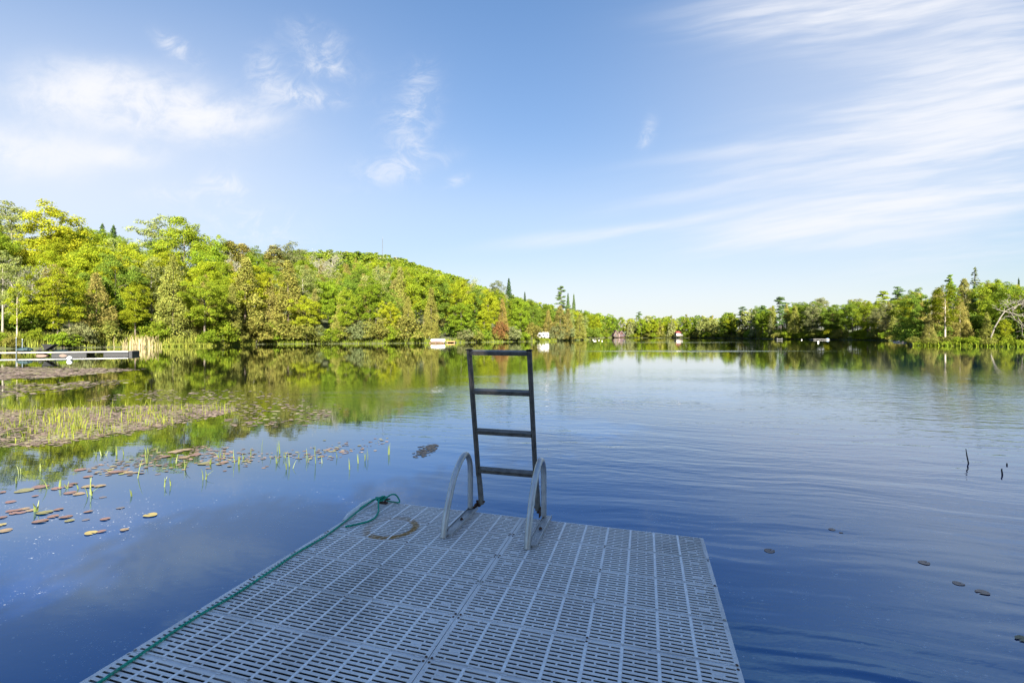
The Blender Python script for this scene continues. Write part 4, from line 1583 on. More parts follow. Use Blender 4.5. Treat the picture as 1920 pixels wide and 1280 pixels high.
def dry_reeds():
    rng = np.random.default_rng(8)
    t = thing('dry_reeds', 'clump of dry straw-coloured cattail stalks standing by the end of the low dock', 'reeds', tuple(at_z(258, 652, 0)))
    mb = MB()
    for i in range(85):
        x, y = rng.normal(0, 1.15), rng.normal(0.6, 0.5)
        h = rng.uniform(0.7, 1.75)
        mb.tube([(x, y, -0.15), (x + rng.normal(0, .05), y, h * 0.6), (x + rng.normal(0, .14), y + rng.normal(0, .1), h)], [0.022, 0.018, 0.008], 4)
    mb.build('stalk', plain('dry straw', (0.42, 0.33, 0.19), 0.8), t)
    hd = MB()
    for i in range(14):
        x, y, h = rng.normal(0, 1.1), rng.normal(0.6, 0.4), rng.uniform(1.2, 1.7)
        hd.tube([(x, y, h), (x, y, h + 0.2)], 0.035, 6)
        hd.tube([(x, y, -0.1), (x, y, h)], 0.012, 4)
    hd.build('seed_head', plain('old cattail', (0.2, 0.14, 0.08), 0.9), t)


dry_reeds()


# ---------------------------------------------------------------- floating weeds on the left
def in_poly(x, y, poly):
    c = False
    j = len(poly) - 1
    for i in range(len(poly)):
        xi, yi = poly[i]
        xj, yj = poly[j]
        if (yi > y) != (yj > y) and x < (xj - xi) * (y - yi) / (yj - yi) + xi: c = not c
        j = i
    return c


def weed_material():
    m, b, p = material('floating weed leaves')
    ge = b.node('ShaderNodeNewGeometry')
    r = ge.outputs['Random Per Island']
    n = b.noise(ge.outputs['Position'], 0.9, 4, 0.6)
    c = b.mixc(r, (0.075, 0.052, 0.038), (0.225, 0.16, 0.125))
    c = b.mixc(b.smooth(b.add(b.mul(r, 0.5), n), 0.85, 1.05), c, (0.17, 0.175, 0.05))
    c = b.mixc(b.smooth(n, 0.55, 0.72, 0, 0.5), c, (0.25, 0.21, 0.19))
    b.link(c, p.inputs['Base Color'])
    p.inputs['Roughness'].default_value = 0.45
    return m


M_WEED = weed_material()


def weed_mat(name, label, poly, n, size, seed, fade=0.0, mat=None):
    """many small floating leaves filling a patch of water given by its outline on the water (photo corners -> metres)"""
    rng = np.random.default_rng(seed)
    W = [tuple(at_z(px, py, 0).xy) for px, py in poly]
    xs, ys = [q[0] for q in W], [q[1] for q in W]
    pts = []
    tries = 0
    ph = rng.random(4) * 6
    while len(pts) < n and tries < n * 30:
        tries += 1
        x, y = rng.uniform(min(xs), max(xs)), rng.uniform(min(ys), max(ys))
        if not in_poly(x + rng.normal(0, fade), y + rng.normal(0, fade), W): continue
        dens = 0.5 + 0.28 * math.sin(x * 1.7 + ph[0]) * math.sin(y * 2.3 + ph[1]) + 0.3 * math.sin(x * 4.1 + y * 3.3 + ph[2])
        if rng.random() > dens + 0.25: continue
        pts.append((x, y))
    P = np.array(pts)
    N = len(P)
    s = size * (0.5 + 0.9 * rng.random(N))
    a = rng.random(N) * 2 * PI
    tilt = rng.normal(0, 0.05, (N, 2))
    z0 = 0.003 + 0.004 * rng.random(N)
    k = 6
    V = np.zeros((N, k, 3))
    for i in range(k):
        th = a + 2 * PI * i / k
        dx, dy = np.cos(th) * s, np.sin(th) * s * 0.75
        V[:, i, 0] = P[:, 0] + dx
        V[:, i, 1] = P[:, 1] + dy
        V[:, i, 2] = np.maximum(z0 + dx * tilt[:, 0] + dy * tilt[:, 1], 0.002)
    me = bpy.data.meshes.new(name)
    me.vertices.add(N * k)
    me.vertices.foreach_set('co', V.astype(np.float32).ravel())
    me.loops.add(N * k)
    me.loops.foreach_set('vertex_index', np.arange(N * k, dtype=np.int32))
    me.polygons.add(N)
    me.polygons.foreach_set('loop_start', np.arange(0, N * k, k, dtype=np.int32))
    me.materials.append(mat or M_WEED)
    me.update(calc_edges=True)
    o = link(name, me)
    return tag(o, label, None, None, 'stuff'), P


BIG = [(-140, 772), (60, 768), (200, 763), (330, 758), (400, 762), (440, 771), (400, 781), (300, 799), (200, 816), (110, 830), (0, 836), (-160, 842)]
o, P = weed_mat('weed_mat', 'reddish-brown mat of floating weed in front of the low dock, sprouting grass', BIG, 15000, 0.031, 1, 0.16)
g2 = np.random.default_rng(14)
sel = []
W = [tuple(at_z(px, py, 0).xy) for px, py in BIG]
cl = [P[i] for i in g2.choice(len(P), 230, replace=False)]
for c in cl:
    for k in range(g2.integers(2, 13)):
        sel.append((c[0] + g2.normal(0, .07), c[1] + g2.normal(0, .07), 0))
blades('marsh_grass', sel, g2, (0.05, 0.27), 0.009, 0.28, (0.17, 0.20, 0.03), 'bright yellow-green grass blades sprouting from the floating weed mat')
weed_mat('far_weed', 'brown floating weed in front of the low dock, far band', [(-150, 687), (60, 690), (180, 692), (250, 694), (200, 699), (110, 706), (0, 711), (-150, 713)], 8200, 0.085, 2, 0.5)
weed_mat('thin_weed', 'thin drifting streaks of weed between the two brown mats', [(-50, 724), (140, 716), (230, 712), (200, 722), (140, 730), (40, 742), (-60, 748)], 520, 0.07, 3, 0.25)
weed_mat('drift_weed', 'scattered drifting weed flecks right of the grassy weed mat', [(150, 748), (300, 730), (480, 735), (640, 775), (560, 800), (440, 800), (420, 770), (360, 752)], 620, 0.045, 4, 0.3)
weed_mat('shallow_weed', 'loose reddish weed among thin reed stalks in front of the grassy mat', [(150, 880), (230, 862), (330, 842), (400, 836), (470, 846), (560, 848), (700, 826), (740, 818), (700, 838), (560, 866), (420, 872), (300, 878), (240, 892)], 460, 0.026, 5, 0.16)
weed_mat('dark_weed', 'dark underwater weed patch breaking the surface left of the ladder', [(775, 850), (800, 836), (822, 832), (815, 845), (790, 858)], 240, 0.022, 6, 0.05, plain('wet dark weed', (0.016, 0.016, 0.018), 0.5))


# ---- lily pads, each a thing
def pad_material(name, c1, c2):
    m, b, p = material(name)
    tc = b.node('ShaderNodeTexCoord')
    oi = b.node('ShaderNodeObjectInfo')
    n = b.noise(tc.outputs['Object'], 14, 5, 0.65)
    c = b.mixc(b.smooth(n, 0.35, 0.65), c1, c2)
    b.link(c, p.inputs['Base Color'])
    p.inputs['Roughness'].default_value = 0.35
    return m


PADM = {'red': pad_material('reddish pad', (0.105, 0.055, 0.045), (0.155, 0.092, 0.078)), 'yellow': pad_material('yellow pad', (0.20, 0.155, 0.045), (0.24, 0.20, 0.075)),
        'tan': pad_material('tan pad', (0.15, 0.105, 0.058), (0.205, 0.15, 0.09)), 'olive': pad_material('olive pad', (0.10, 0.10, 0.035), (0.145, 0.13, 0.06)), 'dark': pad_material('dark pad', (0.045, 0.045, 0.06), (0.12, 0.105, 0.115))}
PADMESH = {}


def pad_mesh(col, v):
    if (col, v) in PADMESH: return PADMESH[(col, v)]
    rng = random.Random(v * 7 + len(col))
    nr, na = 3, 20
    pts, fs = [(0, 0, 0)], []
    ph = rng.uniform(0, 6)
    for r in range(1, nr + 1):
        for j in range(na + 1):
            th = 0.16 + (2 * PI - 0.32) * j / na
            q = r / nr * (1 + 0.06 * math.sin(3 * th + ph))
            zz = 0.05 * (r / nr) ** 3 * (math.sin(2 * th + ph) + 0.8 * math.sin(5 * th)) + (0.05 if r == nr else 0)
            pts.append((q * math.cos(th), q * math.sin(th) * 0.82, max(zz, -0.02)))
    for j in range(na): fs.append((0, 1 + j, 2 + j))
    for r in range(nr - 1):
        for j in range(na):
            a = 1 + r * (na + 1) + j
            fs.append((a, a + na + 1, a + na + 2, a + 1))
    me = bpy.data.meshes.new('lily_pad')
    me.from_pydata(pts, [], fs)
    me.polygons.foreach_set('use_smooth', [True] * len(me.polygons))
    me.materials.append(PADM[col])
    me.update()
    PADMESH[(col, v)] = me
    return me


rp = random.Random(31)


def pad(px, py, rpx, col, label, group=None):
    p = at_z(px, py, 0.006)
    o = link('lily_pad', pad_mesh(col, rp.randrange(4)))
    r = rpx * p.y / F * (0.78 if rpx > 9 else 0.9)
    o.location = p
    o.scale = (r, r, r * (0.15 if col == 'dark' else 0.28))
    o.rotation_euler = (rp.uniform(-0.05, 0.05), rp.uniform(-0.05, 0.05), rp.uniform(-0.5, 0.5) + (PI if rp.random() < 0.4 else 0))
    o.location.z = 0.003 if col == 'dark' else 0.006
    return tag(o, label, 'lily pad', group)


pad(282, 964.5, 16, 'yellow', 'yellow lily pad floating alone, brightest and nearest the dock of the left pads')
pad(170, 998, 14, 'yellow', 'yellow lily pad overlapping a red one, lowest in the left group')
pad(190, 995, 10, 'red', 'red lily pad joined to the end of the lowest yellow pad')
pad(233, 992, 10, 'tan', 'small tan lily pad between the lowest yellow pad and the dock')
pad(83, 960, 17, 'olive', 'long olive lily pad lying above a pair of red pads at the left')
pad(76, 976, 16, 'red', 'long red lily pad just below the long olive pad')
pad(100, 967, 12, 'red', 'narrow red lily pad between the long olive and long red pads')
pad(124, 968, 13, 'red', 'bright red lily pad with a small olive pad tucked under it')
pad(130, 975, 9, 'olive', 'small olive lily pad tucked under the bright red pad')
pad(197, 972, 11, 'red', 'oval red lily pad floating alone above the lowest yellow pad')
pad(8, 994, 15, 'tan', 'tan lily pad at the left edge, lower of two')
pad(2, 983, 9, 'yellow', 'yellowish lily pad at the left edge, upper of two')
pad(166, 958, 8, 'red', 'small red lily pad below a tall reed stalk at the left')
pad(161, 973, 7, 'dark', 'small dull lily pad between two brighter red pads')
pad(226, 951, 8, 'dark', 'small dull red lily pad floating alone, farthest right of the upper left pads')
pad(110, 954, 9, 'red', 'small red lily pad right of the ragged leaf cluster')
for (px, py, r) in ((20, 957, 10), (34, 955, 10), (46, 953, 9), (56, 956, 9), (26, 961, 9), (40, 960, 8)):
    pad(px, py, r, rp.choice(['red', 'tan']), 'reddish lily pad packed in the ragged cluster at the left', 'lily pads of the ragged cluster')
for (px, py, r, c) in ((132, 923, 13, 'red'), (148, 925, 12, 'tan'), (128, 911, 10, 'red'), (136, 906, 9, 'red'), (165, 911, 14, 'tan'), (187, 910, 12, 'tan'), (106, 915, 12, 'red'), (75, 912, 16, 'red'), (45, 919, 18, 'olive'), (66, 929, 6, 'red'), (20, 940, 9, 'red'), (3, 922, 8, 'red'), (3, 969, 9, 'red'), (193, 931, 7, 'dark'),
                    (215, 884, 14, 'red'), (228, 883, 13, 'red'), (240, 885, 9, 'tan'), (165, 893, 9, 'red'), (150, 880, 12, 'red'), (330, 846, 16, 'tan'), (352, 842, 14, 'tan'), (365, 852, 14, 'red'), (345, 857, 13, 'tan'), (385, 868, 16, 'olive'), (310, 855, 12, 'red'), (420, 866, 10, 'red'), (296, 888, 6, 'dark')):
    pad(px, py, r, c, f"{ {'red': 'reddish', 'tan': 'tan', 'olive': 'olive', 'dark': 'dull dark'}[c] } lily pad among the thin reed stalks at the left", f"{c} lily pads among the reeds")
pad(1443, 1031, 13, 'dark', 'dark lily pad floating nearest the right dock edge')
pad(1733, 1053, 13, 'dark', 'dark oval lily pad alone on the right water, midway to the frame edge')
pad(1842, 1108, 15, 'dark', 'dark lily pad at the right, larger of a close pair')
pad(1797, 1092, 12, 'dark', 'ragged dark lily pad at the right, smaller of a close pair')
pad(1560, 991, 7, 'dark', 'small dark leaf with a twig, farthest of the right pads')
pad(1577, 997, 4, 'dark', 'tiny dark leaf beside the small dark leaf with a twig')
pad(1916, 1196, 14, 'olive', 'green lily pad cut by the right frame edge')


# ---- reed stalks
def reed_mesh(v, col, bent=False):
    rng = random.Random(v)
    mb = MB()
    for k in range(1 + v % 3):
        x, y = rng.gauss(0, .015) * k, rng.gauss(0, .015) * k
        h = 1.0 * rng.uniform(0.6, 1.0) if k else 1.0
        lx = rng.gauss(0, 0.10)
        mb.tube([(x, y, -0.15), (x + lx * 0.3, y, h * 0.5), (x + lx, y, h)], [0.016, 0.013, 0.003], 5, True, 0.6)
    me = bpy.data.meshes.new('reed_stalk')
    me.from_pydata(mb.v, [], mb.f)
    me.materials.append(col)
    me.update()
    return me


M_REED = plain('reed green', (0.12, 0.15, 0.03), 0.5, 0, 0.3, 12)
M_REEDD = plain('reed dull', (0.08, 0.11, 0.03), 0.6, 0, 0.3, 12)
RM = [reed_mesh(v, M_REED) for v in range(6)]
RMD = [reed_mesh(v, M_REEDD) for v in range(6)]
REEDS = [(89, 916, 22), (113, 914, 18), (127, 915, 14), (147, 916, 13), (170, 926, 32), (165, 930, 22), (258, 896, 36), (246, 930, 14), (70, 958, 20), (320, 910, 16), (308, 912, 18), (381, 899, 22), (440, 868, 26), (447, 870, 18), (347, 880, 20), (330, 868, 16), (276, 868, 20),
         (274, 850, 14), (232, 852, 14), (218, 853, 20), (200, 853, 9), (190, 854, 12), (180, 855, 14), (413, 858, 18), (420, 858, 12), (395, 870, 12), (295, 846, 10), (491, 848, 26), (525, 850, 26), (533, 858, 14), (576, 862, 22), (543, 875, 26), (537, 880, 20), (549, 878, 16), (592, 868, 34), (575, 866, 14), (632, 858, 14), (655, 880, 22), (684, 864, 18), (690, 862, 22), (672, 868, 18), (518, 868, 16), (508, 862, 12), (470, 856, 16), (456, 860, 10), (604, 868, 12), (560, 858, 12), (36, 888, 16), (76, 883, 14), (32, 905, 14), (730, 852, 22), (520, 846, 16), (274, 726, 14)]
for i, (px, py, h) in enumerate(REEDS):
    p = at_z(px, py, 0)
    dull = px > 480
    o = link('reed_stalk', (RMD if dull else RM)[i % 6])
    hh = h * p.y / F
    o.location = p
    ws = 0.45 if not dull else 0.35
    o.scale = (ws, ws, hh)
    o.rotation_euler = (rp.gauss(0, .06), rp.gauss(0, .1), rp.uniform(0, 6.28))
    tag(o, 'thin dull green reed stalk standing in the shallows toward the ladder' if dull else 'thin bright green reed stalk standing among the left lily pads', 'reed', 'dull reed stalks in the shallows' if dull else 'bright reed stalks among the left pads')


def twig(px, py, pts, label):
    p = at_z(px, py, 0)
    t = MB()
    t.tube([(a * p.y / F, 0, b_ * p.y / F) for a, b_ in pts], [0.010, 0.008, 0.007, 0.004][:len(pts)], 5)
    o = t.build('twig', plain('wet twig', (0.03, 0.025, 0.025), 0.7), None)
    o.location = p
    tag(o, label, 'twig')


twig(1813, 868, [(-2, -6), (3, 0), (0, 14), (-2, 27)], 'tall crooked dark twig sticking out of the right water')
twig(1879, 889, [(1, -5), (0, 3), (-1, 9), (0, 11)], 'short dark twig stub right of the tall crooked twig')
twig(1888, 872, [(0, -3), (0, 2), (0, 4)], 'tiny dark stub farthest right beside the two twigs')


# ---------------------------------------------------------------- the low dock at the left and what is on it
M_BOARD = plain('pale grey boards', (0.13, 0.127, 0.12), 0.7, 0, 0.15, 3)
M_WOOD = plain('weathered wood', (0.24, 0.20, 0.16), 0.8, 0, 0.3, 4)
M_TEAL = plain('dark teal tarp', (0.010, 0.030, 0.036), 0.6, 0, 0.3, 3)
M_DKBRN = plain('dark chair cloth', (0.012, 0.011, 0.010), 0.8)
M_ROCK = plain('pinkish granite', (0.12, 0.085, 0.068), 0.9, 0, 0.3, 2.0, 0.6)


def build_low_dock():
    e = at_z(247, 665.0, 0)            # right end at the waterline
    f = at_z(-40, 668.6, 0)
    d = (f - e)
    L = d.length + 6
    ang = math.atan2(d.y, d.x)
    t = thing('low_dock', 'long low floating dock with a white-edged deck reaching in from the left', 'dock', (e.x, e.y, 0), ang)
    # local x runs left along the dock, local y runs toward the far side is negative
    zt = 0.31
    MB().box(0.25, L, -1.75, -0.03, zt - 0.05, zt).build('deck', M_WOOD, t)
    MB().box(0.26, L, -0.029, 0.0, zt - 0.075, zt + 0.012).build('edge_board', plain('weathered white board', (0.30, 0.295, 0.28), 0.6, 0, 0.25, 1.5), t)
    MB().bbox(-0.04, 0.24, -1.7, -0.02, -0.08, zt + 0.01, 0.03).build('end_float', M_CHAR, t)
    for (a, b_) in ((0.26, 2.0), (3.1, 5.4), (9.2, 14.5), (16.5, 26)):
        MB().bbox(a, b_, -1.6, -0.10, -0.14, zt - 0.051, 0.03).build('float', M_CHAR, t)
    def on(px, y, z):
        s_ = (e.x - (px - 960) / F * 39.0)
        return Vector((e.x, e.y, 0)) + d.normalized() * s_ + Vector((d.y, -d.x, 0)).normalized() * y + Vector((0, 0, z))
    return t, on, ang, zt


low, on_low, lang, LZ = build_low_dock()
v_far = None


def low_pt(px, back, z):
    """a point on the low dock seen at photo column px, set back from its front edge"""
    e = low.location
    ca, sa = math.cos(lang), math.sin(lang)
    k = (px - 960) / F
    # solve for s along the dock with local y = -back (the far side)
    # world = e + s*(ca,sa) + (-back)*( -sa, ca)
    bx, by = back * sa, -back * ca
    s = (k * (e.y + by) - (e.x + bx)) / (ca - k * sa)
    return Vector((e.x + bx + s * ca, e.y + by + s * sa, z))


def pole(px, back, z0, top, label, r=0.026):
    p = low_pt(px, back, z0)
    H = CZ - (top - HZ) / F * p.y - z0
    o = MB().tube([(0, 0, 0), (0, 0, H)], r, 8).build('dock_pole', plain('pale blue-grey pipe', (0.14, 0.17, 0.19), 0.5, 0.3), None, True)
    mb_ = MB().tube([(0, 0, H), (0, 0, H + 0.03)], r * 1.15, 8).build('pole_cap', M_WHITE, o)
    o.location = p
    tag(o, label, 'pole')


pole(30.5, -0.08, -0.6, 633, 'taller pale pole at the front of the low dock, left of the other pole')
pole(42, 1.2, LZ, 636, 'shorter pale pole on the low dock, right of the taller pole', 0.032)


def chair(px, back, rz, label, tip=0.0):
    """folding lounge chair with dark frame lying on the boards"""
    p = low_pt(px, back, LZ)
    t = thing('folding_chair', label, 'chair', p, rz)
    for s_ in (-0.28, 0.28):
        MB().tube([(-0.55, s_, 0.05), (0.35, s_, 0.16), (0.95, s_, 0.62)], 0.03, 6).build('side_frame', M_CHAR, t)
    for (a, b_) in (((-0.35, 0.02), (0.15, 0.34)), ((0.25, 0.02), (-0.1, 0.33))):
        lg = MB()
        for s_ in (-0.25, 0.25):
            lg.tube([(a[0], s_, a[1]), (b_[0], s_, b_[1])], 0.025, 6)
        lg.tube([(a[0], -0.25, a[1]), (a[0], 0.25, a[1])], 0.025, 6)
        lg.build('leg', M_CHAR, t)
    MB().box(-0.5, 0.36, -0.26, 0.26, 0.15, 0.18).build('seat', M_DKBRN, t)
    M = Matrix.Translation((0.36, 0, 0.19)) @ Matrix.Rotation(R(-38), 4, 'Y')
    MB().box(0.0, 0.7, -0.26, 0.26, -0.012, 0.012, M).build('backrest', M_DKBRN, t)


chair(80, 0.8, 0.2, 'low dark lounge chair left of another on the low dock')
chair(97, 1.0, 2.7, 'dark lounge chair at the right of the pile on the low dock')


def tarp(px, back, rx, rz_, label):
    p = low_pt(px, back, LZ)
    rng = random.Random(int(px))
    mb = MB().ball((0, 0, rz_ * 0.5), rx, 0.45, rz_ * 0.55, 12, 7, rng, 0.12)
    o = mb.build('tarp_bundle', M_TEAL, None, True)
    o.location = p
    tag(o, label, 'tarp')


tarp(46, 1.3, 0.62, 0.34, 'dark teal tarp bundle on the low dock behind the poles')
tarp(115, 0.9, 0.5, 0.13, 'flat dark bundle on the low dock nearest its open end')


def rock(p, rx, ry, rz_, label, seed=1, nm='rock'):
    rng = random.Random(seed)
    mb = MB().ball((0, 0, 0), rx, ry, rz_, 14, 9, rng, 0.10)
    o = mb.build(nm, M_ROCK if rx < 1 else plain('pale granite', (0.46, 0.37, 0.32), 0.9, 0, 0.2, 2.0, 0.6), None, True)
    o.location = p
    tag(o, label, 'rock')


rock(low_pt(80, 0.5, 0.0), 0.5, 0.4, 0.2, 'rounded pinkish rock under the low dock, left one of two', 3)
rock(low_pt(118, 0.45, 0.0), 0.55, 0.4, 0.2, 'rounded pinkish rock under the low dock, right one nearest the float', 4)


def buoy(px, py, r, label, group=None):
    p = at_z(px, py, 0)
    mb = MB().ball((0, 0, r * 0.75), r, r, r, 14, 10)
    o = mb.build('buoy', M_WHITE, None, True)
    nk = MB().tube([(0, 0, r * 1.65), (0, 0, r * 1.95)], r * 0.22, 8).build('neck', M_CHAR, o)
    o.location = p
    tag(o, label, 'buoy', group)


buoy(130.5, 675.0, 0.15, 'white mooring buoy floating just in front of the low dock')
buoy(1534, 642.0, 0.19, 'white ball buoy on open water in front of the white raft')
buoy(1503, 637.4, 0.17, 'white ball buoy near the bank left of the white raft')
for (px, py) in ((1112, 637.4), (1117, 639.2), (1123, 638.2), (1129, 639.4), (1114, 639.6)):
    buoy(px, py, 0.13, 'small white float in the cluster off the near headland tip', 'white floats off the headland')


# ---------------------------------------------------------------- covered boat and tan dock on the mid shore
def build_covered_boat():
    p = at_z(821, 643.6, 0)
    t = thing('shore_dock', 'dark red-brown dock stage under the white-covered boat on the mid shore', 'dock', (p.x, p.y, 0))
    sc = p.y / F
    MB().box(-16 * sc, 12 * sc, 0, 1.6, 0.12, 0.26).build('deck', plain('red-brown boards', (0.14, 0.06, 0.035), 0.8), t)
    ps = MB()
    for x in (-15, -4, 6, 11):
        for y in (0.1, 1.45):
            ps.tube([(x * sc, y, -1.2), (x * sc, y, 0.119)], 0.07, 6)
    ps.build('piling', M_WOOD, t)
    b_ = thing('covered_boat', 'small boat under a white cover on the dark dock stage', 'boat', (p.x - 0.05, p.y + 0.8, 0.262))
    # hull: lofted
    def loft(prof, name, mat, L0, L1):
        V, Fc = [], []
        n = 11
        for i in range(n):
            f = i / (n - 1)
            x = L0 + (L1 - L0) * f
            taper = (1 - (2 * abs(f - 0.45)) ** 3.2 * 0.55)
            for (yy, zz) in prof(f):
                V.append((x, yy * taper, zz))
        m = len(prof(0))
        for i in range(n - 1):
            for j in range(m - 1):
                Fc.append((i * m + j, (i + 1) * m + j, (i + 1) * m + j + 1, i * m + j + 1))
        Fc.append(tuple(range(m - 1, -1, -1)))
        Fc.append(tuple((n - 1) * m + j for j in range(m)))
        return mesh_obj(name, V, Fc, mat, b_, True)
    loft(lambda f: [(-0.62, 0.30), (-0.5, 0.08), (-0.25, 0.0), (0.25, 0.0), (0.5, 0.08), (0.62, 0.30)], 'hull', M_WHITE, -13 * sc, 12.5 * sc)
    loft(lambda f: [(-0.66, 0.26), (-0.62, 0.42), (-0.35, 0.54 + 0.09 * math.sin(f * 4 + 0.2) + 0.1 * f), (0, 0.60 + 0.08 * math.sin(f * 4 + 0.2) + 0.12 * f), (0.35, 0.54 + 0.09 * math.sin(f * 4) + 0.1 * f), (0.62, 0.42), (0.66, 0.26)], 'cover', plain('white tarp', (0.75, 0.72, 0.70), 0.7, 0, 0.06), -13.3 * sc, 13 * sc)
    q = at_z(845, 642.6, 0)
    t2 = thing('plank_dock', 'short tan plank dock right of the white-covered boat', 'dock', (q.x, q.y, 0))
    MB().box(-8.5 * sc, 8.5 * sc, 0, 1.6, 0.25, 0.40).build('deck', plain('tan planks', (0.42, 0.25, 0.10), 0.75), t2)
    ps = MB()
    for x in (-7, 7):
        for y in (0.15, 1.4):
            ps.tube([(x * sc, y, -1.2), (x * sc, y, 0.249)], 0.07, 6)
    ps.build('piling', M_WOOD, t2)
    w_ = at_z(805, 642.4, 0)
    o = MB().tube([(0, 0, -0.4), (0, 0, 1.98)], [0.14, 0.13], 10).build('white_post', M_WHITE, None, True)
    MB().tube([(0, 0, 1.98), (0, 0, 2.04)], [0.15, 0.11], 10).build('post_cap', M_WHITE, o)
    o.location = (w_.x, w_.y, 0)
    tag(o, 'stout white post at the left end of the covered boat', 'post')


build_covered_boat()


# ---------------------------------------------------------------- camper
def build_camper():
    Y = 143.0
    p = at_y(1018, 634.5, Y)
    sc = Y / F
    t = thing('camper_trailer', 'white camper trailer parked on the grass behind the shore', 'camper', (p.x, Y, p.z), R(-4))
    w, h, d = 11.4 * sc, 11.6 * sc, 2.3
    z0 = 0.0
    b = MB()
    prof = [(-w, 0.35), (-w + 0.15, 0.25), (w - 0.1, 0.25), (w, 0.4), (w, h - 0.25), (w - 0.25, h), (-w + 0.65, h), (-w + 0.12, h - 0.55), (-w, h - 0.95)]
    n = len(prof)
    V = [(x, 0, z) for x, z in prof] + [(x, d, z) for x, z in prof]
    Fc = [tuple(range(n)), tuple(range(2 * n - 1, n - 1, -1))] + [(i, n + i, n + (i + 1) % n, (i + 1) % n) for i in range(n)]
    mesh_obj('body', V, Fc, plain('camper white', (0.33, 0.32, 0.32), 0.5, 0, 0.08, 1.5), t)
    glass = plain('dark glass', (0.06, 0.07, 0.09), 0.15)
    for (a, b_, c, e) in ((-w + 0.55, -w + 1.25, h - 1.05, h - 0.55), (-0.2, 0.5, h - 1.0, h - 0.55), (w - 0.8, w - 0.3, h - 1.0, h - 0.5)):
        MB().box(a, b_, -0.02, -0.002, c, e).build('window', glass, t)
    MB().box(-w + 0.1, w - 0.05, -0.012, -0.001, h - 1.36, h - 1.26).build('stripe', plain('grey stripe', (0.3, 0.32, 0.36), 0.5), t)
    MB().box(0.75, 1.15, -0.022, -0.003, 0.3, h - 0.45).build('door', plain('off-white door', (0.66, 0.66, 0.66), 0.5), t)
    MB().bbox(-0.5, 0.1, 0.7, 1.5, h + 0.001, h + 0.2, 0.05).build('roof_vent', M_WHITE, t)
    for x in (-0.35, 0.45):
        MB().tube([(x, -0.03, 0.3), (x, 0.2, 0.3)], 0.3, 14).build('wheel', M_BLACK, t)
    MB().box(-0.1, w * 0.95, -0.05, 0.0, h - 0.16, h - 0.06).build('awning_roll', plain('pale awning', (0.6, 0.6, 0.58), 0.6), t)
    # clearing grass in front
    g = np.random.default_rng(9)
    sp2 = []
    for i in range(900):
        px = g.uniform(1000, 1040)
        a_ = float(shore_y(px)) + 0.3
        YY = a_ + g.random() * max(141 - a_, 1.0)
        X = (px - 960) / F * YY
        sp2.append((X, YY, max(float(ground_z(np.array([X]), np.array([YY]))[0]), 0) - 0.05))
    blades('lawn_grass', sp2, g, (0.2, 0.5), 0.2, 0.4, (0.14, 0.17, 0.02), 'grass slope between the white camper and the water')


build_camper()


# ---------------------------------------------------------------- cottages on the far shore
M_ROOFD = plain('dark red-brown roof', (0.06, 0.018, 0.016), 0.8, 0, 0.2, 1.0)
M_REDWALL = plain('red-brown wall', (0.055, 0.017, 0.014), 0.8, 0, 0.2, 1.0)
M_CREAM = plain('cream wall', (0.075, 0.055, 0.038), 0.8, 0, 0.1, 1.0)
M_FASCIA = plain('pinkish white fascia', (0.17, 0.12, 0.11), 0.6, 0, 0.05)
M_GLASS = plain('window glass', (0.05, 0.06, 0.08), 0.12)
M_REDROOF = plain('bright red roof', (0.15, 0.028, 0.024), 0.6, 0, 0.15)


def gable(t, x0, x1, y0, y1, eave, ridge, wall, roofm, fascia, over=0.5):
    """gable-ended block with its ridge running away from the water"""
    xm = (x0 + x1) / 2
    V = [(x0, y0, 0), (x1, y0, 0), (x1, y0, eave), (xm, y0, ridge), (x0, y0, eave), (x0, y1, 0), (x1, y1, 0), (x1, y1, eave), (xm, y1, ridge), (x0, y1, eave)]
    mesh_obj('wall', V, [(0, 1, 2, 3, 4), (9, 8, 7, 6, 5), (0, 4, 9, 5), (1, 6, 7, 2)], wall, t)
    sl = (ridge - eave) / (xm - x0)
    rf = MB()
    th = 0.18
    for s_ in (-1, 1):
        xe = xm + s_ * (xm - x0 + over)
        ze = ridge - sl * abs(xe - xm)
        a, b_ = (xm, ridge), (xe, ze)
        P = []
        for y in (y0 - over, y1 + over):
            P += [(a[0], y, a[1] + 0.02), (b_[0], y, b_[1] + 0.02), (b_[0], y, b_[1] + th), (a[0], y, a[1] + th)]
        rf.poly(P, [(0, 1, 2, 3), (7, 6, 5, 4), (0, 4, 5, 1), (1, 5, 6, 2), (2, 6, 7, 3), (3, 7, 4, 0)])
    ro = rf.build('roof', roofm, t)
    for s_ in (-1, 1):
        xe = xm + s_ * (xm - x0 + over)
        ze = ridge - sl * abs(xe - xm)
        fb = MB()
        y = y0 - over - 0.08
        fb.poly([(xm, y, ridge - 0.25), (xe, y, ze - 0.25), (xe, y, ze + 0.22), (xm, y, ridge + 0.22), (xm, y + 0.07, ridge - 0.25), (xe, y + 0.07, ze - 0.25), (xe, y + 0.07, ze + 0.22), (xm, y + 0.07, ridge + 0.22)],
                [(0, 1, 2, 3), (7, 6, 5, 4), (0, 4, 5, 1), (1, 5, 6, 2), (2, 6, 7, 3), (3, 7, 4, 0)])
        fb.build('fascia', fascia, ro)
    return ro


def window(t, x0, x1, y, z0, z1, frame):
    f = MB()
    f.box(x0 - 0.1, x1 + 0.1, y - 0.06, y - 0.003, z0 - 0.1, z0)
    f.box(x0 - 0.1, x1 + 0.1, y - 0.06, y - 0.003, z1, z1 + 0.1)
    f.box(x0 - 0.1, x0, y - 0.06, y - 0.003, z0, z1)
    f.box(x1, x1 + 0.1, y - 0.06, y - 0.003, z0, z1)
    fo = f.build('window', frame, t)
    MB().box(x0, x1, y - 0.03, y - 0.004, z0, z1).build('pane', M_GLASS, fo)


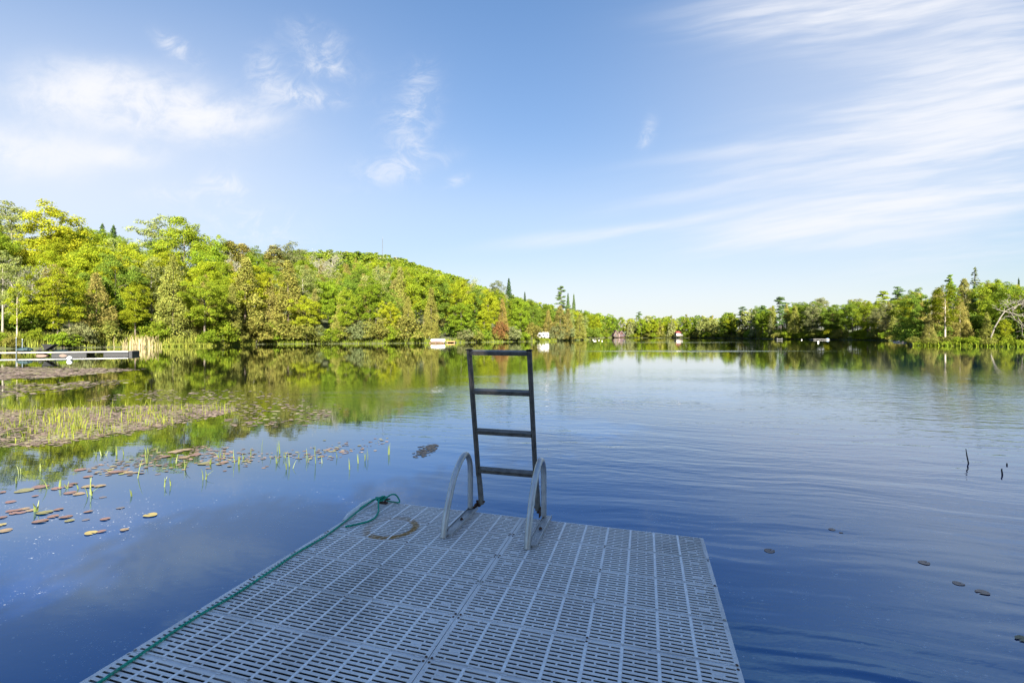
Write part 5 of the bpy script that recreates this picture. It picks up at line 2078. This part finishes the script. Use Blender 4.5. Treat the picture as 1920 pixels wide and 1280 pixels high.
def build_cottages():
    Y = 352.0
    sc = Y / F
    p = at_y(1160, 631.8, Y)
    z = max(p.z, 0.35)
    t = thing('gabled_cottage', 'dark red cottage with two gables and whitish trim on the far shore', 'cottage', (p.x, Y, z))
    gable(t, -8.5 * sc, -0.3 * sc, 0, 7, 2.0, 5.2, M_CREAM, M_ROOFD, M_FASCIA, 0.6)
    gable(t, 0.3 * sc, 11.5 * sc, 1.2, 8, 1.8, 4.6, M_REDWALL, M_ROOFD, M_FASCIA, 0.6)
    window(t, -7.0 * sc, -5.0 * sc, 0, 0.8, 2.2, M_FASCIA)
    window(t, 4.0 * sc, 6.0 * sc, 1.2, 0.7, 2.0, M_FASCIA)
    window(t, 8.0 * sc, 10.0 * sc, 1.2, 0.7, 2.0, M_FASCIA)
    MB().box(1.2 * sc, 2.9 * sc, 1.15, 1.197, 0.05, 2.0).build('door', M_FASCIA, t)
    fp = at_y(1159.5, 632, 345)
    f = thing('flag_pole', 'thin whitish flagpole in front of the gabled far cottage', 'flagpole', (fp.x, 345, 0.2))
    MB().tube([(0, 0, 0), (0, 0, 5.6)], [0.12, 0.09], 8).build('pole', M_FASCIA, f, True)
    MB().ball((0, 0, 5.7), 0.14).build('finial', M_FASCIA, f, True)
    Y = 322.0
    sc = Y / F
    p = at_y(1273.5, 632, Y)
    t = thing('stilt_cottage', 'small white cottage with a red roof raised above the far shore', 'cottage', (p.x, Y, 0.4))
    w = 5.4 * sc
    st = MB()
    for x in (-w + .2, -w / 3, w / 3, w - .2):
        for y in (0.2, 3.6):
            st.box(x - 0.12, x + 0.12, y - 0.12, y + 0.12, -0.3, 0.999)
    st.build('stilt', M_CHAR, t)
    MB().box(-w, w, -1.0, 4, 1.0, 1.15).build('deck', M_WOOD, t)
    MB().box(-w, w * 0.6, 0, 4, 1.151, 3.2).build('wall', plain('off-white wall', (0.19, 0.17, 0.16), 0.7), t)
    rf = MB()
    rf.poly([(-w - .3, -.5, 3.21), (w * .6 + .3, -.5, 3.21), (w * .6 + .3, 4.5, 3.21), (-w - .3, 4.5, 3.21), (-w + 0.6, 1.9, 4.4), (w * .6 - 0.6, 1.9, 4.4)], [(3, 2, 1, 0), (0, 1, 5, 4), (1, 2, 5), (2, 3, 4, 5), (3, 0, 4)])
    rf.build('roof', M_REDROOF, t)
    window(t, -w * .75, -w * .45, 0, 1.7, 2.8, M_WHITE)
    window(t, -w * .2, w * .05, 0, 1.7, 2.8, M_WHITE)
    MB().box(w * .2, w * .42, -0.05, -0.003, 1.16, 2.9).build('door', M_REDROOF, t)
    rl = MB()
    rl.box(-w, w, -1.0, -0.94, 2.0, 2.07)
    for k in range(9):
        x = -w + 0.03 + k * (2 * w - 0.06) / 8
        rl.box(x - 0.03, x + 0.03, -0.995, -0.945, 1.151, 1.999)
    rl.build('railing', M_WHITE, t)
    Y = 184.0
    sc = Y / F
    p = at_y(1586, 632, Y)
    t = thing('brick_cottage', 'small brick-red cottage with a dark roof half hidden by trees', 'cottage', (p.x, Y + 3, max(p.z, 0.7)))
    gable(t, -5.0 * sc, 5.0 * sc, 0, 4, 1.5, 2.9, plain('brick red wall', (0.34, 0.12, 0.075), 0.8, 0, 0.2, 3), plain('slate roof', (0.07, 0.06, 0.075), 0.8), M_FASCIA, 0.25)
    window(t, -0.6, -0.05, 0, 0.6, 1.25, M_FASCIA)
    MB().box(0.3, 0.75, -0.05, -0.003, 0.05, 1.35).build('door', M_WHITE, t)


build_cottages()


# ---------------------------------------------------------------- rafts, rock, small boat on the far right
def build_far_bits():
    p = at_z(1541, 637.2, 0)
    sc = p.y / F
    t = thing('swim_raft', 'long low white swim raft moored off the bank left of the brick cottage', 'raft', (p.x, p.y, 0))
    MB().box(-16 * sc, 9 * sc, 0, 2.2, 0.22, 0.42).build('deck', M_BOARD, t)
    for x in (-14, -5, 4):
        MB().bbox(x * sc, (x + 4) * sc, 0.2, 2.0, -0.15, 0.219, 0.04).build('float', M_CHAR, t)
    b_ = thing('paddle_boat', 'small white paddle boat tied at the right end of the long raft', 'boat', (p.x + 12.5 * sc, p.y + 0.2, 0))
    MB().ball((0, 0.5, 0.22), 4.2 * sc, 0.55, 0.30, 14, 8).build('hull', plain('dull white hull', (0.28, 0.28, 0.28), 0.5), b_, True)
    MB().box(-0.35, 0.35, 0.2, 0.8, 0.42, 0.62).build('seat', plain('blue seat', (0.1, 0.2, 0.4), 0.5), b_)
    q = at_z(1462, 637.4, 0)
    t = thing('small_dock', 'short pale dock below the tallest far pine', 'dock', (q.x, q.y, 0))
    MB().box(-5 * sc, 5 * sc, 0, 1.8, 0.30, 0.48).build('deck', M_BOARD, t)
    ps = MB()
    for x in (-4.5, 4.5):
        ps.tube([(x * sc, 0.1, -1), (x * sc, 0.1, 0.9)], 0.08, 6)
    ps.build('piling', M_BOARD, t)
    r = at_z(1697, 641.6, 0)
    rock((r.x, r.y + 1.0, -0.03), 15 * r.y / F, 1.3, 0.40, 'flat pale pinkish rock in the water under the drooping pine', 12)


build_far_bits()


# ---------------------------------------------------------------- dead tree leaning out on the right headland
def dead_tree():
    p = at_z(1862, 649, 0)
    Y = 71.0
    t = thing('dead_tree', 'dead silvery tree leaning right with tangled bare branches on the right headland', 'tree', ((1862 - 960) / F * Y, Y, 0.2))
    rng = random.Random(5)
    mb = MB()
    sc = Y / F

    def br(p0, p1, r0, r1, lev):
        a, b_ = Vector(p0), Vector(p1)
        m1 = a.lerp(b_, 0.35) + Vector((rng.gauss(0, .12), rng.gauss(0, .12), rng.gauss(0, .12)))
        m2 = a.lerp(b_, 0.7) + Vector((rng.gauss(0, .15), rng.gauss(0, .15), rng.gauss(0, .15)))
        r0, r1 = max(r0, 0.018), max(r1, 0.010)
        mb.tube([a, m1, m2, b_], [r0, r0 * .8, (r0 + r1) / 2, r1], 6)
        if lev:
            for k in range(8 if lev > 1 else 4):
                f = rng.uniform(0.3, 0.97)
                s_ = a.lerp(b_, f)
                d = (b_ - a).normalized() * rng.uniform(0.2, 0.8) + Vector((rng.gauss(0, .5), rng.gauss(0, .5), rng.gauss(0.0, .55)))
                L = (b_ - a).length * rng.uniform(0.25, 0.5)
                br(s_, s_ + d.normalized() * L, r0 * 0.42, r1 * 0.5, lev - 1)
    def P(px, py, dy=0.0):
        return ((px - 1862) * sc, dy, CZ - (py - HZ) * sc - 0.2)
    br(P(1866, 612), P(1880, 584, -.3), 0.085, 0.07, 1)
    br(P(1858, 640), P(1866, 612), 0.095, 0.085, 0)
    br(P(1880, 584, -.3), P(1912, 568, -.8), 0.055, 0.02, 2)
    br(P(1880, 584, -.3), P(1925, 600, -1.2), 0.055, 0.02, 2)
    br(P(1888, 582, -.3), P(1918, 632, -1.4), 0.05, 0.015, 2)
    br(P(1900, 595, -.6), P(1930, 640, -1.4), 0.045, 0.015, 2)
    br(P(1895, 578, -.5), P(1870, 562, -1.0), 0.045, 0.015, 2)
    br(P(1895, 578, -.5), P(1925, 556, -.2), 0.045, 0.015, 2)
    br(P(1880, 584, -.3), P(1850, 577, -.8), 0.05, 0.015, 1)
    br(P(1905, 590, -.8), P(1915, 618, -1.2), 0.06, 0.015, 2)
    o = mb.build('branches', M_BARK, t, True)
    o.color = (0.20, 0.18, 0.15, 1)


dead_tree()
print('total objects', len(bpy.data.objects))
